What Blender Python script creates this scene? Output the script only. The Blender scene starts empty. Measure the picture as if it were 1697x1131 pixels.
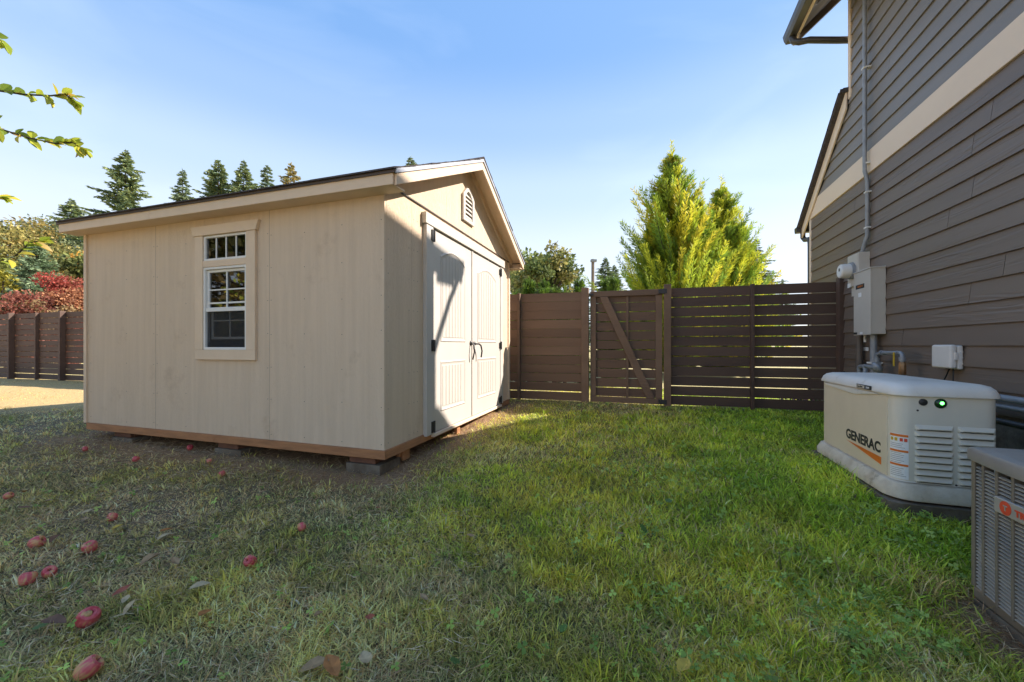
import bpy, math, random
import numpy as np
from mathutils import Vector, Matrix
random.seed(7); RNG = np.random.default_rng(7)
R = math.radians
# ------------------------------------------------------------------ camera, world, sun, exposure
scene = bpy.context.scene
F = 650.0; HZ = 573.0
cam_d = bpy.data.cameras.new('camera'); cam = bpy.data.objects.new('camera', cam_d)
scene.collection.objects.link(cam)
cam_d.sensor_width = 36; cam_d.lens = F / 1697 * 36; cam_d.shift_y = (HZ - 565.5) / 1697
cam_d.clip_start = .05; cam_d.clip_end = 3000
cam.location = (0, 0, 0); cam.rotation_euler = (R(90), 0, 0)
scene.camera = cam
SUN_EL = R(37.1); SUN_H = Vector((.968, .25, 0)).normalized()
world = bpy.data.worlds.new('World'); scene.world = world; world.use_nodes = True
wn = world.node_tree.nodes; bg = wn['Background']
sky = wn.new('ShaderNodeTexSky'); sky.sky_type = 'NISHITA'; sky.sun_disc = False
sky.sun_elevation = SUN_EL; sky.sun_rotation = math.atan2(SUN_H.x, SUN_H.y)
sky.air_density = 1.0; sky.dust_density = .7; sky.ozone_density = 3.0
gmn = wn.new('ShaderNodeGamma'); gmn.inputs[1].default_value = .62
world.node_tree.links.new(sky.outputs[0], gmn.inputs[0]); 
wl_ = world.node_tree.links; wtc = wn.new('ShaderNodeTexCoord'); wsx = wn.new('ShaderNodeSeparateXYZ'); wl_.new(wtc.outputs['Generated'], wsx.inputs[0])
wrp = wn.new('ShaderNodeValToRGB'); wrp.color_ramp.interpolation = 'EASE'; ce = wrp.color_ramp.elements
stops = [(0, (1.30, 1.31, 1.40)), (.22, (1.10, 1.20, 1.38)), (.36, (.80, 1.02, 1.34)), (.48, (.46, .74, 1.24)), (.60, (.22, .54, 1.16)), (1, (.22, .54, 1.16))]
while len(ce) < 6: ce.new(.5)
for e_, (p_, c_) in zip(ce, stops): e_.position = p_; e_.color = (*[x / 2.2 for x in c_], 1)
wl_.new(wsx.outputs[2], wrp.inputs[0]); wsc = wn.new('ShaderNodeVectorMath'); wsc.operation = 'SCALE'; wsc.inputs['Scale'].default_value = 2.2; wl_.new(wrp.outputs[0], wsc.inputs[0])
# thin high cloud veil over the whole sky
wmp = wn.new('ShaderNodeMapping'); wmp.inputs['Scale'].default_value = (1.6, 1.6, 5); wl_.new(wtc.outputs['Generated'], wmp.inputs[0])
wno = wn.new('ShaderNodeTexNoise'); wno.inputs['Scale'].default_value = 1.7; wno.inputs['Detail'].default_value = 7; wno.inputs['Distortion'].default_value = .6; wl_.new(wmp.outputs[0], wno.inputs[0])
wmr = wn.new('ShaderNodeMapRange'); wmr.inputs[1].default_value = .5; wmr.inputs[2].default_value = .8; wmr.inputs[3].default_value = 0; wmr.inputs[4].default_value = .16; wl_.new(wno.outputs[0], wmr.inputs[0])
wcl = wn.new('ShaderNodeMix'); wcl.data_type = 'RGBA'; wl_.new(wmr.outputs[0], wcl.inputs[0]); wl_.new(wsc.outputs[0], wcl.inputs[6]); wcl.inputs[7].default_value = (1.5, 1.7, 2.0, 1)
wmx = wn.new('ShaderNodeMix'); wmx.data_type = 'RGBA'; wmx.inputs[0].default_value = .8; wl_.new(gmn.outputs[0], wmx.inputs[6]); wl_.new(wcl.outputs[2], wmx.inputs[7]); wl_.new(wmx.outputs[2], bg.inputs[0]); bg.inputs[1].default_value = .15
sun_d = bpy.data.lights.new('sun', 'SUN'); sun_d.energy = 2.0; sun_d.angle = R(.5); sun_d.color = (1, .90, .81)
sun = bpy.data.objects.new('sun', sun_d); scene.collection.objects.link(sun)
sv = Vector((SUN_H.x * math.cos(SUN_EL), SUN_H.y * math.cos(SUN_EL), math.sin(SUN_EL)))
sun.rotation_euler = sv.to_track_quat('Z', 'Y').to_euler()
scene.view_settings.view_transform = 'Standard'; scene.view_settings.look = 'None'
scene.view_settings.exposure = 2.3; scene.view_settings.gamma = 1
scene.view_settings.use_curve_mapping = False
col = scene.collection

# ------------------------------------------------------------------ helpers
def at(px, py, Y): return Vector(((px - 848.5) / F * Y, Y, (HZ - py) / F * Y))
def ground_pt(px, py):
    g = -1.08
    for _ in range(12):
        Y = F * -g / (py - HZ); X = (px - 848.5) / F * Y
        g = float(gz(np.array([X]), np.array([Y]))[0])
    return Vector((X, Y, g))
_lat = np.random.default_rng(3).random((4, 256, 256))
def vnoise(x, y, s, k=0):
    x = x / s + 91.3; y = y / s + 57.7
    xi = np.floor(x).astype(int); yi = np.floor(y).astype(int); fx = x - xi; fy = y - yi
    fx = fx * fx * (3 - 2 * fx); fy = fy * fy * (3 - 2 * fy); L = _lat[k % 4]
    g = lambda a, b: L[a % 256, b % 256]
    return (g(xi, yi) * (1 - fx) + g(xi + 1, yi) * fx) * (1 - fy) + (g(xi, yi + 1) * (1 - fx) + g(xi + 1, yi + 1) * fx) * fy
def gz(x, y):
    t = np.clip((y - 1.0) / 5.5, 0, 1); s = t * t * (3 - 2 * t)
    z = -1.13 + .19 * s + .03 * np.clip((y - 6.5) / 8, 0, 1)
    z = z + .035 * (vnoise(x, y, 1.7, 1) - .5) + .014 * (vnoise(x, y, .35, 2) - .5)
    z = z + .10 * np.exp(-((x - 2.45) ** 2 + (y - 2.7) ** 2) / .6)
    return z
def tag(o, label=None, cat=None, group=None, kind=None):
    if label: o['label'] = label
    if cat: o['category'] = cat
    if group: o['group'] = group
    if kind: o['kind'] = kind
    return o
def empty(name, loc=(0, 0, 0), rz=0, **k):
    o = bpy.data.objects.new(name, None); col.objects.link(o); o.empty_display_size = .1
    o.location = loc; o.rotation_euler = (0, 0, rz); return tag(o, **k)
class MB:
    def __init__(s): s.v = []; s.f = []; s.smooth = False
    def add(s, vs, fs):
        b = len(s.v); s.v += [tuple(v) for v in vs]; s.f += [tuple(i + b for i in f) for f in fs]; return s
    def box(s, x0, x1, y0, y1, z0, z1, M=None):
        vs = [(x, y, z) for z in (z0, z1) for y in (y0, y1) for x in (x0, x1)]
        if M is not None: vs = [M @ Vector(v) for v in vs]
        return s.add(vs, [(0, 2, 3, 1), (4, 5, 7, 6), (0, 1, 5, 4), (2, 6, 7, 3), (0, 4, 6, 2), (1, 3, 7, 5)])
    def prism(s, pts, a, b, axis='x', M=None):
        n = len(pts)
        mk = {'x': lambda p, t: (t, p[0], p[1]), 'y': lambda p, t: (p[0], t, p[1]), 'z': lambda p, t: (p[0], p[1], t)}[axis]
        vs = [mk(p, a) for p in pts] + [mk(p, b) for p in pts]
        if M is not None: vs = [M @ Vector(v) for v in vs]
        fs = [tuple(range(n))[::-1], tuple(range(n, 2 * n))] + [(i, (i + 1) % n, n + (i + 1) % n, n + i) for i in range(n)]
        return s.add(vs, fs)
    def tube(s, pts, r, n=10, cap=True):
        pts = [Vector(p) for p in pts]; rs = r if isinstance(r, (list, tuple)) else [r] * len(pts)
        vs = []; up = None
        for i, p in enumerate(pts):
            d = (pts[min(i + 1, len(pts) - 1)] - pts[max(i - 1, 0)]).normalized()
            if up is None: up = Vector((0, 0, 1)) if abs(d.z) < .9 else Vector((1, 0, 0))
            a = d.cross(up); a = a.normalized() if a.length > 1e-5 else d.orthogonal().normalized()
            b = a.cross(d).normalized(); up = b
            for k in range(n):
                t = 2 * math.pi * k / n; vs.append(p + (a * math.cos(t) + b * math.sin(t)) * rs[i])
        fs = [(i * n + k, i * n + (k + 1) % n, (i + 1) * n + (k + 1) % n, (i + 1) * n + k) for i in range(len(pts) - 1) for k in range(n)]
        if cap: fs += [tuple(range(n))[::-1], tuple(range((len(pts) - 1) * n, len(pts) * n))]
        s.smooth = True; return s.add(vs, fs)
    def lathe(s, prof, M=None, n=20):
        vs = []
        for r_, z in prof:
            for k in range(n):
                t = 2 * math.pi * k / n; v = Vector((r_ * math.cos(t), r_ * math.sin(t), z)); vs.append(M @ v if M is not None else v)
        m = len(prof); fs = [(i * n + k, i * n + (k + 1) % n, (i + 1) * n + (k + 1) % n, (i + 1) * n + k) for i in range(m - 1) for k in range(n)]
        fs += [tuple(range(n))[::-1], tuple(range((m - 1) * n, m * n))]
        s.smooth = True; return s.add(vs, fs)
    def build(s, name, mat, parent=None, bevel=0, seg=2, **k):
        me = bpy.data.meshes.new(name); me.from_pydata(s.v, [], s.f); me.update()
        if s.smooth:
            me.polygons.foreach_set('use_smooth', [True] * len(me.polygons))
            me.set_sharp_from_angle(angle=R(38))
        if mat: me.materials.append(mat)
        o = bpy.data.objects.new(name, me); col.objects.link(o)
        if parent: o.parent = parent
        if bevel:
            b = o.modifiers.new('bevel', 'BEVEL'); b.width = bevel; b.segments = seg; b.limit_method = 'ANGLE'; b.angle_limit = R(40)
            if seg > 1:
                me.polygons.foreach_set('use_smooth', [True] * len(me.polygons)); me.set_sharp_from_angle(angle=R(60)); b.harden_normals = True
        return tag(o, **k)
def inst(src, parent=None, loc=None, rot=None, scale=None, **k):
    o = src.copy(); col.objects.link(o); o.parent = parent
    if loc is not None: o.location = loc
    if rot is not None: o.rotation_euler = rot
    if scale is not None: o.scale = scale
    return tag(o, **k)
def npmesh(name, V, Fq, mat, parent=None, colr=None, smooth=False, **k):
    me = bpy.data.meshes.new(name); V = np.asarray(V, np.float32).reshape(-1, 3)
    me.vertices.add(len(V)); me.vertices.foreach_set('co', V.ravel())
    Fq = [np.asarray(f) for f in (Fq if isinstance(Fq, list) else [Fq])]
    tot = sum(f.size for f in Fq); me.loops.add(tot); me.loops.foreach_set('vertex_index', np.concatenate([f.ravel() for f in Fq]).astype(np.int32))
    npol = sum(len(f) for f in Fq); me.polygons.add(npol)
    lt = np.concatenate([np.full(len(f), f.shape[1]) for f in Fq]); ls = np.concatenate([[0], np.cumsum(lt)[:-1]])
    me.polygons.foreach_set('loop_start', ls.astype(np.int32))
    me.update(calc_edges=True)
    if smooth: me.polygons.foreach_set('use_smooth', [True] * npol)
    if colr is not None:
        a = me.color_attributes.new('Col', 'FLOAT_COLOR', 'POINT'); c = np.ones((len(V), 4), np.float32); c[:, :3] = colr; a.data.foreach_set('color', c.ravel())
    me.materials.append(mat); o = bpy.data.objects.new(name, me); col.objects.link(o)
    if parent: o.parent = parent
    return tag(o, **k)
def text_mesh(name, txt, size, mat, M, parent, bold=0.0, depth=.0006, shear=0, sx=1, **k):
    c = bpy.data.curves.new(name, 'FONT'); c.body = txt; c.size = size; c.extrude = depth; c.offset = bold; c.shear = shear
    c.align_x = 'LEFT'; c.align_y = 'BOTTOM_BASELINE'; c.resolution_u = 3
    t = bpy.data.objects.new(name, c); col.objects.link(t)
    bpy.context.view_layer.update(); dg = bpy.context.evaluated_depsgraph_get()
    me = bpy.data.meshes.new_from_object(t.evaluated_get(dg)); bpy.data.objects.remove(t)
    me.transform(M @ Matrix.Diagonal((sx, 1, 1, 1))); me.materials.clear(); me.materials.append(mat)
    o = bpy.data.objects.new(name, me); col.objects.link(o); o.parent = parent; return tag(o, **k)

# ------------------------------------------------------------------ materials
def newmat(name):
    m = bpy.data.materials.new(name); m.use_nodes = True; nt = m.node_tree
    return m, nt, nt.nodes['Principled BSDF']
def mat(name, c, rough=.6, metal=0, c2=None, ns=8, amt=1, bump=0, bscale=60, stretch=(1, 1, 1), bstretch=None, spec=.5, wear=None, wscale=3, lo=.35, hi=.65, obrand=0, emit=None, bdist=.01):
    m, nt, p = newmat(name); N = nt.nodes; L = nt.links
    p.inputs['Roughness'].default_value = rough; p.inputs['Metallic'].default_value = metal
    p.inputs['Specular IOR Level'].default_value = spec; p.inputs['Base Color'].default_value = (*c, 1)
    tc = N.new('ShaderNodeTexCoord'); out = None
    def noise(scale, st, det=5, ro=.6):
        mp = N.new('ShaderNodeMapping'); mp.inputs['Scale'].default_value = st; L.new(tc.outputs['Object'], mp.inputs[0])
        n = N.new('ShaderNodeTexNoise'); n.inputs['Scale'].default_value = scale; n.inputs['Detail'].default_value = det; n.inputs['Roughness'].default_value = ro
        L.new(mp.outputs[0], n.inputs['Vector']); return n
    def mix(a, b, f):
        x = N.new('ShaderNodeMix'); x.data_type = 'RGBA'
        for i, s in ((6, a), (7, b)):
            if isinstance(s, tuple): x.inputs[i].default_value = (*s, 1)
            else: L.new(s, x.inputs[i])
        L.new(f, x.inputs[0]); return x.outputs[2]
    def ramp(f, a, b, v0=0, v1=1):
        r = N.new('ShaderNodeMapRange'); r.inputs[1].default_value = a; r.inputs[2].default_value = b; r.inputs[3].default_value = v0; r.inputs[4].default_value = v1; L.new(f, r.inputs[0]); return r.outputs[0]
    if c2: out = mix(c, c2, ramp(noise(ns, stretch).outputs[0], lo, hi, 0, amt))
    if wear: out = mix(out or c, wear, ramp(noise(wscale, (1, 1, 1), 8, .75).outputs[0], .56, .74, 0, .8))
    if obrand:
        oi = N.new('ShaderNodeObjectInfo'); h = N.new('ShaderNodeHueSaturation'); L.new(ramp(oi.outputs['Random'], 0, 1, 1 - obrand, 1 + obrand), h.inputs['Value'])
        if out: L.new(out, h.inputs['Color'])
        else: h.inputs['Color'].default_value = (*c, 1)
        out = h.outputs[0]
    if out: L.new(out, p.inputs['Base Color'])
    if bump:
        b = N.new('ShaderNodeBump'); b.inputs['Strength'].default_value = bump; b.inputs['Distance'].default_value = bdist
        L.new(noise(bscale, bstretch or stretch, 6, .65).outputs[0], b.inputs['Height']); L.new(b.outputs[0], p.inputs['Normal'])
    if emit: p.inputs['Emission Color'].default_value = (*emit[0], 1); p.inputs['Emission Strength'].default_value = emit[1]
    return m
def leafmat(name, trans=.35, tint=(1, 1, 1), rough=.55, attr=True, c=(.1, .2, .05)):
    m, nt, p = newmat(name); N = nt.nodes; L = nt.links
    p.inputs['Roughness'].default_value = rough; p.inputs['Specular IOR Level'].default_value = .3
    t = N.new('ShaderNodeBsdfTranslucent'); x = N.new('ShaderNodeMixShader'); x.inputs[0].default_value = trans
    if attr:
        a = N.new('ShaderNodeAttribute'); a.attribute_name = 'Col'; src = a.outputs['Color']
        L.new(src, p.inputs['Base Color']); L.new(src, t.inputs[0])
    else:
        p.inputs['Base Color'].default_value = (*c, 1); t.inputs[0].default_value = (*c, 1)
    L.new(p.outputs[0], x.inputs[1]); L.new(t.outputs[0], x.inputs[2]); L.new(x.outputs[0], N['Material Output'].inputs[0]); return m
def grainmat(name, c, c2, axis, rough=.6, strength=.5, sc=14, obrand=.03):
    # long wood grain pressed into fibre cement / timber
    m, nt, p = newmat(name); N = nt.nodes; L = nt.links; p.inputs['Roughness'].default_value = rough
    tc = N.new('ShaderNodeTexCoord'); oi = N.new('ShaderNodeObjectInfo'); ad = N.new('ShaderNodeVectorMath'); ad.operation = 'MULTIPLY_ADD'
    ad.inputs[1].default_value = (1, 1, 1); L.new(tc.outputs['Object'], ad.inputs[0])
    cx = N.new('ShaderNodeCombineXYZ'); mm = N.new('ShaderNodeMath'); mm.operation = 'MULTIPLY'; mm.inputs[1].default_value = 37; L.new(oi.outputs['Random'], mm.inputs[0])
    for i in range(3): L.new(mm.outputs[0], cx.inputs[i])
    L.new(cx.outputs[0], ad.inputs[2])
    mp = N.new('ShaderNodeMapping'); s = [1, 1, 1]; s[axis] = .09; mp.inputs['Scale'].default_value = s; L.new(ad.outputs[0], mp.inputs[0])
    w = N.new('ShaderNodeTexNoise'); w.inputs['Scale'].default_value = sc; w.inputs['Detail'].default_value = 2; w.inputs['Distortion'].default_value = .4; L.new(mp.outputs[0], w.inputs[0])
    k = N.new('ShaderNodeMath'); k.operation = 'MULTIPLY'; k.inputs[1].default_value = 26; L.new(w.outputs[0], k.inputs[0])
    sn = N.new('ShaderNodeMath'); sn.operation = 'SINE'; L.new(k.outputs[0], sn.inputs[0])
    mk = N.new('ShaderNodeTexNoise'); mk.inputs['Scale'].default_value = sc * .5; L.new(mp.outputs[0], mk.inputs[0])
    mr = N.new('ShaderNodeMapRange'); mr.inputs[1].default_value = .42; mr.inputs[2].default_value = .62; L.new(mk.outputs[0], mr.inputs[0])
    ml = N.new('ShaderNodeMath'); ml.operation = 'MULTIPLY'; L.new(sn.outputs[0], ml.inputs[0]); L.new(mr.outputs[0], ml.inputs[1])
    b = N.new('ShaderNodeBump'); b.inputs['Strength'].default_value = strength; b.inputs['Distance'].default_value = .002; L.new(ml.outputs[0], b.inputs['Height']); L.new(b.outputs[0], p.inputs['Normal'])
    n2 = N.new('ShaderNodeTexNoise'); n2.inputs['Scale'].default_value = 3; n2.inputs['Detail'].default_value = 6; L.new(mp.outputs[0], n2.inputs[0])
    x = N.new('ShaderNodeMix'); x.data_type = 'RGBA'; x.inputs[6].default_value = (*c, 1); x.inputs[7].default_value = (*c2, 1)
    r2 = N.new('ShaderNodeMapRange'); r2.inputs[1].default_value = .35; r2.inputs[2].default_value = .65; L.new(n2.outputs[0], r2.inputs[0]); L.new(r2.outputs[0], x.inputs[0])
    h = N.new('ShaderNodeHueSaturation'); r3 = N.new('ShaderNodeMapRange'); r3.inputs[3].default_value = 1 - obrand; r3.inputs[4].default_value = 1 + obrand
    L.new(oi.outputs['Random'], r3.inputs[0]); L.new(r3.outputs[0], h.inputs['Value']); L.new(x.outputs[2], h.inputs['Color']); L.new(h.outputs[0], p.inputs['Base Color']); return m

M_ = {}
M_['shed'] = mat('shed paint', (.81, .63, .445), .75, c2=(.73, .56, .39), ns=3, amt=.75, stretch=(6, 6, .3), wear=(.60, .43, .28), wscale=2.2, bump=1.0, bscale=55, bstretch=(2.4, 2.4, .35), bdist=.013)
M_['shedtrim'] = mat('shed trim paint', (.78, .60, .42), .65, c2=(.70, .53, .36), ns=6, amt=.5, bump=.4, bscale=40, bstretch=(.3, 1, 1), bdist=.004)
M_['doorwhite'] = mat('door white paint', (.58, .535, .475), .5, c2=(.52, .475, .42), ns=3, amt=.4, bump=.25, bscale=70, bstretch=(2, 2, .3), bdist=.003, wear=(.62, .55, .47), wscale=2.6)
M_['vinyl'] = mat('white vinyl', (.82, .80, .75), .35, c2=(.76, .74, .69), ns=5)
M_['jointdark'] = mat('caulked joint', (.50, .37, .25), .8, c2=(.40, .29, .2), ns=9)
M_['joist'] = mat('treated lumber', (.52, .24, .10), .75, c2=(.36, .165, .07), ns=7, stretch=(.5, .5, 3), bump=.5, bscale=30, obrand=.12)
M_['beam'] = mat('dark timber', (.20, .09, .05), .8, c2=(.13, .06, .04), ns=9, bump=.4, bscale=30)
M_['concrete'] = mat('concrete', (.21, .175, .13), .9, c2=(.12, .09, .06), ns=9, bump=.5, bscale=50)
M_['shingle'] = mat('asphalt shingle', (.055, .048, .045), .95, c2=(.11, .09, .085), ns=40, bump=.8, bscale=180, obrand=.2)
M_['drip'] = mat('drip edge metal', (.09, .06, .045), .5, c2=(.07, .05, .04), ns=4)
M_['dripwhite'] = mat('pale flashing', (.45, .47, .52), .45, c2=(.4, .42, .46), ns=5)
M_['black'] = mat('black hardware', (.018, .016, .015), .45, c2=(.03, .03, .03), ns=30)
M_['dark'] = mat('dark interior', (.02, .018, .016), .9, c2=(.03, .025, .02), ns=5)
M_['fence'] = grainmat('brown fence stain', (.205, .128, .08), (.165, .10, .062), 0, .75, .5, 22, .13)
M_['fencedark'] = grainmat('shade-darkened fence stain', (.12, .072, .05), (.095, .056, .04), 0, .7, .4, 22, .1)  # deeper shade of the right section put into the stain colour
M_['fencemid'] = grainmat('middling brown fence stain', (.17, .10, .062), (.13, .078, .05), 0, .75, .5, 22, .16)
M_['sidelow'] = grainmat('grey brown lap siding', (.20, .15, .112), (.175, .13, .097), 1, .5, .8, 12, .025)
M_['siding_up'] = grainmat('blue grey lap siding', (.25, .22, .19), (.22, .195, .17), 1, .5, .45, 12, .025)
M_['band'] = mat('beige house trim', (.86, .69, .52), .6, c2=(.80, .63, .47), ns=3, amt=.6, stretch=(1, .3, 1), bump=.25, bscale=50, bstretch=(1, .2, 1), bdist=.003)
M_['gutter'] = mat('dark bronze gutter', (.05, .047, .045), .35, c2=(.065, .06, .055), ns=3)
M_['soffit'] = mat('brown soffit', (.12, .095, .075), .7, c2=(.1, .08, .06), ns=4)
M_['galv'] = mat('grey conduit', (.33, .34, .35), .45, .2, c2=(.26, .27, .28), ns=12)
M_['meterbox'] = mat('grey enclosure', (.62, .56, .47), .45, c2=(.58, .52, .44), ns=3)
M_['brownpipe'] = mat('brown painted conduit', (.16, .12, .09), .5, c2=(.13, .1, .08), ns=6)
M_['brass'] = mat('brass fitting', (.40, .22, .09), .45, .6, c2=(.25, .14, .07), ns=20)
M_['yellow'] = mat('yellow valve handle', (.75, .50, .03), .5, c2=(.65, .42, .03), ns=9)
M_['genlid'] = mat('generator lid', (.80, .75, .66), .42, c2=(.74, .69, .6), ns=4, wear=(.45, .42, .36), wscale=4)
M_['gen'] = mat('generator bisque paint', (.80, .68, .50), .42, c2=(.75, .63, .46), ns=3, bump=.05, bscale=200)  # warmer copy for the side panel, reflected light put into the colour
M_['genface'] = mat('generator bisque paint', (.78, .71, .58), .42, c2=(.73, .66, .54), ns=3, bump=.05, bscale=200)
M_['genbase'] = mat('stained composite base', (.70, .62, .48), .7, c2=(.52, .43, .31), ns=7, lo=.4, hi=.7, wear=(.15, .12, .08), wscale=9, bump=.4, bscale=80)
M_['ac'] = mat('condenser taupe paint', (.27, .225, .175), .45, .2, c2=(.23, .19, .15), ns=6)
M_['acslat'] = mat('condenser louver', (.50, .45, .38), .45, .2, c2=(.34, .32, .3), ns=6)
M_['actop'] = mat('condenser cap', (.34, .31, .27), .4, .2, c2=(.3, .27, .23), ns=6)
M_['red'] = mat('red print', (.75, .08, .03), .5, c2=(.7, .07, .03), ns=3)
M_['orange'] = mat('orange print', (.80, .20, .02), .5, c2=(.75, .18, .02), ns=3)
M_['ink'] = mat('black print', (.02, .02, .02), .5, c2=(.03, .03, .03), ns=3)
M_['paper'] = mat('white decal', (.88, .87, .84), .5, c2=(.84, .83, .8), ns=3)
M_['paleink'] = mat('grey fine print', (.38, .37, .36), .6, c2=(.34, .33, .32), ns=3)
M_['led'] = mat('lit green led', (.02, .25, .03), .3, emit=((.1, 1, .12), 1.6))
M_['ledglass'] = mat('dark green lens', (.01, .035, .012), .15, c2=(.01, .05, .015), ns=3)
M_['plastic'] = mat('white utility plastic', (.8, .75, .68), .4, c2=(.75, .7, .63), ns=3)
M_['bark'] = mat('bark', (.09, .065, .045), .9, c2=(.05, .037, .028), ns=9, stretch=(3, 3, .5), bump=.8, bscale=25)
M_['pole'] = mat('weathered pole', (.24, .19, .15), .9, c2=(.18, .14, .11), ns=9)
M_['leaf'] = leafmat('foliage', .38); M_['needle'] = leafmat('needle foliage', .18, rough=.7)
M_['grass'] = leafmat('grass blades', .34, rough=.55)
def glassmat():
    m, nt, p = newmat('window glass'); N = nt.nodes; L = nt.links
    g = N.new('ShaderNodeBsdfGlossy'); g.inputs['Roughness'].default_value = .03; g.inputs[0].default_value = (.9, .92, .95, 1)
    t = N.new('ShaderNodeBsdfTransparent'); t.inputs[0].default_value = (.45, .47, .46, 1); f = N.new('ShaderNodeFresnel'); f.inputs[0].default_value = 2.1
    n = N.new('ShaderNodeTexNoise'); n.inputs['Scale'].default_value = 7; b = N.new('ShaderNodeBump'); b.inputs['Strength'].default_value = .05; L.new(n.outputs[0], b.inputs['Height']); L.new(b.outputs[0], g.inputs['Normal'])
    x = N.new('ShaderNodeMixShader'); L.new(f.outputs[0], x.inputs[0]); L.new(t.outputs[0], x.inputs[1]); L.new(g.outputs[0], x.inputs[2]); L.new(x.outputs[0], N['Material Output'].inputs[0]); return m
M_['glass'] = glassmat()

# ------------------------------------------------------------------ ground
def soilmat():
    m, nt, p = newmat('lawn soil'); N = nt.nodes; L = nt.links; p.inputs['Roughness'].default_value = .95
    a = N.new('ShaderNodeAttribute'); a.attribute_name = 'Col'; tc = N.new('ShaderNodeTexCoord')
    n = N.new('ShaderNodeTexNoise'); n.inputs['Scale'].default_value = 30; n.inputs['Detail'].default_value = 8; n.inputs['Roughness'].default_value = .75; L.new(tc.outputs['Object'], n.inputs[0])
    r = N.new('ShaderNodeMapRange'); r.inputs[1].default_value = .3; r.inputs[2].default_value = .7; r.inputs[3].default_value = .55; r.inputs[4].default_value = 1.35; L.new(n.outputs[0], r.inputs[0])
    v = N.new('ShaderNodeVectorMath'); v.operation = 'SCALE'; L.new(a.outputs['Color'], v.inputs[0]); L.new(r.outputs[0], v.inputs['Scale']); L.new(v.outputs[0], p.inputs['Base Color'])
    b = N.new('ShaderNodeBump'); b.inputs['Strength'].default_value = .9; b.inputs['Distance'].default_value = .03; L.new(n.outputs[0], b.inputs['Height']); L.new(b.outputs[0], p.inputs['Normal']); return m
SH = R(-17.67); SO = Vector((-1.036, 3.185, 0))          # shed frame
SN = Vector((math.cos(SH), math.sin(SH), 0)); SS = Vector((-math.sin(SH), math.cos(SH), 0))
HR = R(-19.6); HO = Vector((4.356, 4.74, 0))             # house frame
HN = Vector((math.cos(HR), math.sin(HR), 0)); HS = Vector((-math.sin(HR), math.cos(HR), 0))
def shed_local(x, y):
    dx = x - SO.x; dy = y - SO.y; return dx * SN.x + dy * SN.y, dx * SS.x + dy * SS.y
def house_local(x, y):
    dx = x - HO.x; dy = y - HO.y; return dx * HN.x + dy * HN.y, dx * HS.x + dy * HS.y
def sstep(a, b, x):
    t = np.clip((x - a) / (b - a), 0, 1); return t * t * (3 - 2 * t)
def lawn_zones(x, y):
    n1 = vnoise(x, y, 1.1, 0); n2 = vnoise(x, y, .38, 1); n3 = vnoise(x, y, .16, 2)
    nn = .5 * n1 + .3 * n2 + .2 * n3
    left = 1 - sstep(-1.5, .35, x + .25 * (y - 2) + .5 * (n1 - .5))
    dry = np.clip(left * (.16 + 1.05 * nn) + .35 * sstep(.55, .8, nn), 0, 1)
    mid = np.exp(-((x - .55 - .1 * y) / 1.0) ** 2) * sstep(.3, .75, .35 + .6 * nn) + .8 * sstep(4.2, 6.2, y) * sstep(.35, .7, nn) * (1 - sstep(1.6, 2.6, x))
    lx, ly = shed_local(x, y)
    d = np.maximum(np.maximum(lx - .05, -lx - 3.85), np.maximum(-ly - .05, ly - 3.24))   # >0 outside the shed
    dirt = 1 - sstep(-.05, .55, d + .35 * (n2 - .5))
    far = np.maximum(sstep(5.2, 6.4, y) * (1 - sstep(-6.0, -4.6, x)), np.maximum(sstep(7.2, 8.4, -x), sstep(1.2, 2.4, -y)))  # straw colour also spread out of view to bounce warm light
    ax, ay = x - 1.95, y - 1.45
    dirt = np.maximum(dirt, 1 - sstep(.05, .38, np.hypot(ax * 1.0, ay * .6) + .2 * (n2 - .5)))
    return nn, dry, np.clip(mid, 0, 1), dirt, far, n3, d
def grow(lo, hi, c): return 1
xs = np.concatenate([[-900, -300, -100, -45, -30], np.arange(-22, 12.01, .12), [16, 25, 45, 100, 300, 900]])
ys = np.concatenate([[-900, -300, -100, -40, -20, -10, -6, -4, -2.5, -1.5], np.arange(-.8, 13.01, .12), [15, 18, 24, 34, 60, 110, 300, 900]])
gx, gy = np.meshgrid(xs, ys); g = gz(gx.ravel(), gy.ravel()); nx = len(xs)
V = np.stack([gx.ravel(), gy.ravel(), g], 1)
ii = (np.arange(len(ys) - 1)[:, None] * nx + np.arange(nx - 1)[None]).ravel(); Fg = np.stack([ii, ii + 1, ii + nx + 1, ii + nx], 1)
nn, dry, mid, dirt, far, n3, dd = lawn_zones(V[:, 0], V[:, 1])
def lerp(a, b, t): return a * (1 - t[:, None]) + b * t[:, None]
c = np.tile(np.array([.14, .16, .045]), (len(V), 1)); c = lerp(c, np.array([.20, .15, .09]), np.clip(dry * 1.1, 0, 1)); c = lerp(c, np.array([.2, .18, .06]), mid * .6)
c = lerp(c, np.array([.34, .21, .11]), np.clip(dirt * 1.1, 0, 1)); c = lerp(c, np.array([.60, .42, .18]), far)
beyond = sstep(6.6, 7.4, V[:, 1] + .3 * V[:, 0]); c = lerp(c, np.array([.50, .42, .18]), beyond)
npmesh('ground', V, Fg, soilmat(), colr=c, smooth=True, kind='structure')

# ------------------------------------------------------------------ house (right)
hb = float(gz(np.array([4.3]), np.array([4.7]))[0])
house = empty('house', (HO.x, HO.y, hb), HR, label='two storey grey-brown house with lap siding and beige band filling the right side', cat='house')
def hz(z): return z - hb
YC, YL = .547, 1.917          # far corners of upper and lower storey
PITCH = math.tan(R(44.8)); NEAR = -6.0; DEP = 9.0  # unseen near end cut short so sun reaches the ground behind the camera
MB().box(.03, DEP, NEAR, YC - .02, 0, hz(5.1)).box(.03, DEP, YC - .02, YL - .02, 0, hz(2.0)).build('inner_wall', M_['sidelow'], house)
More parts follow.
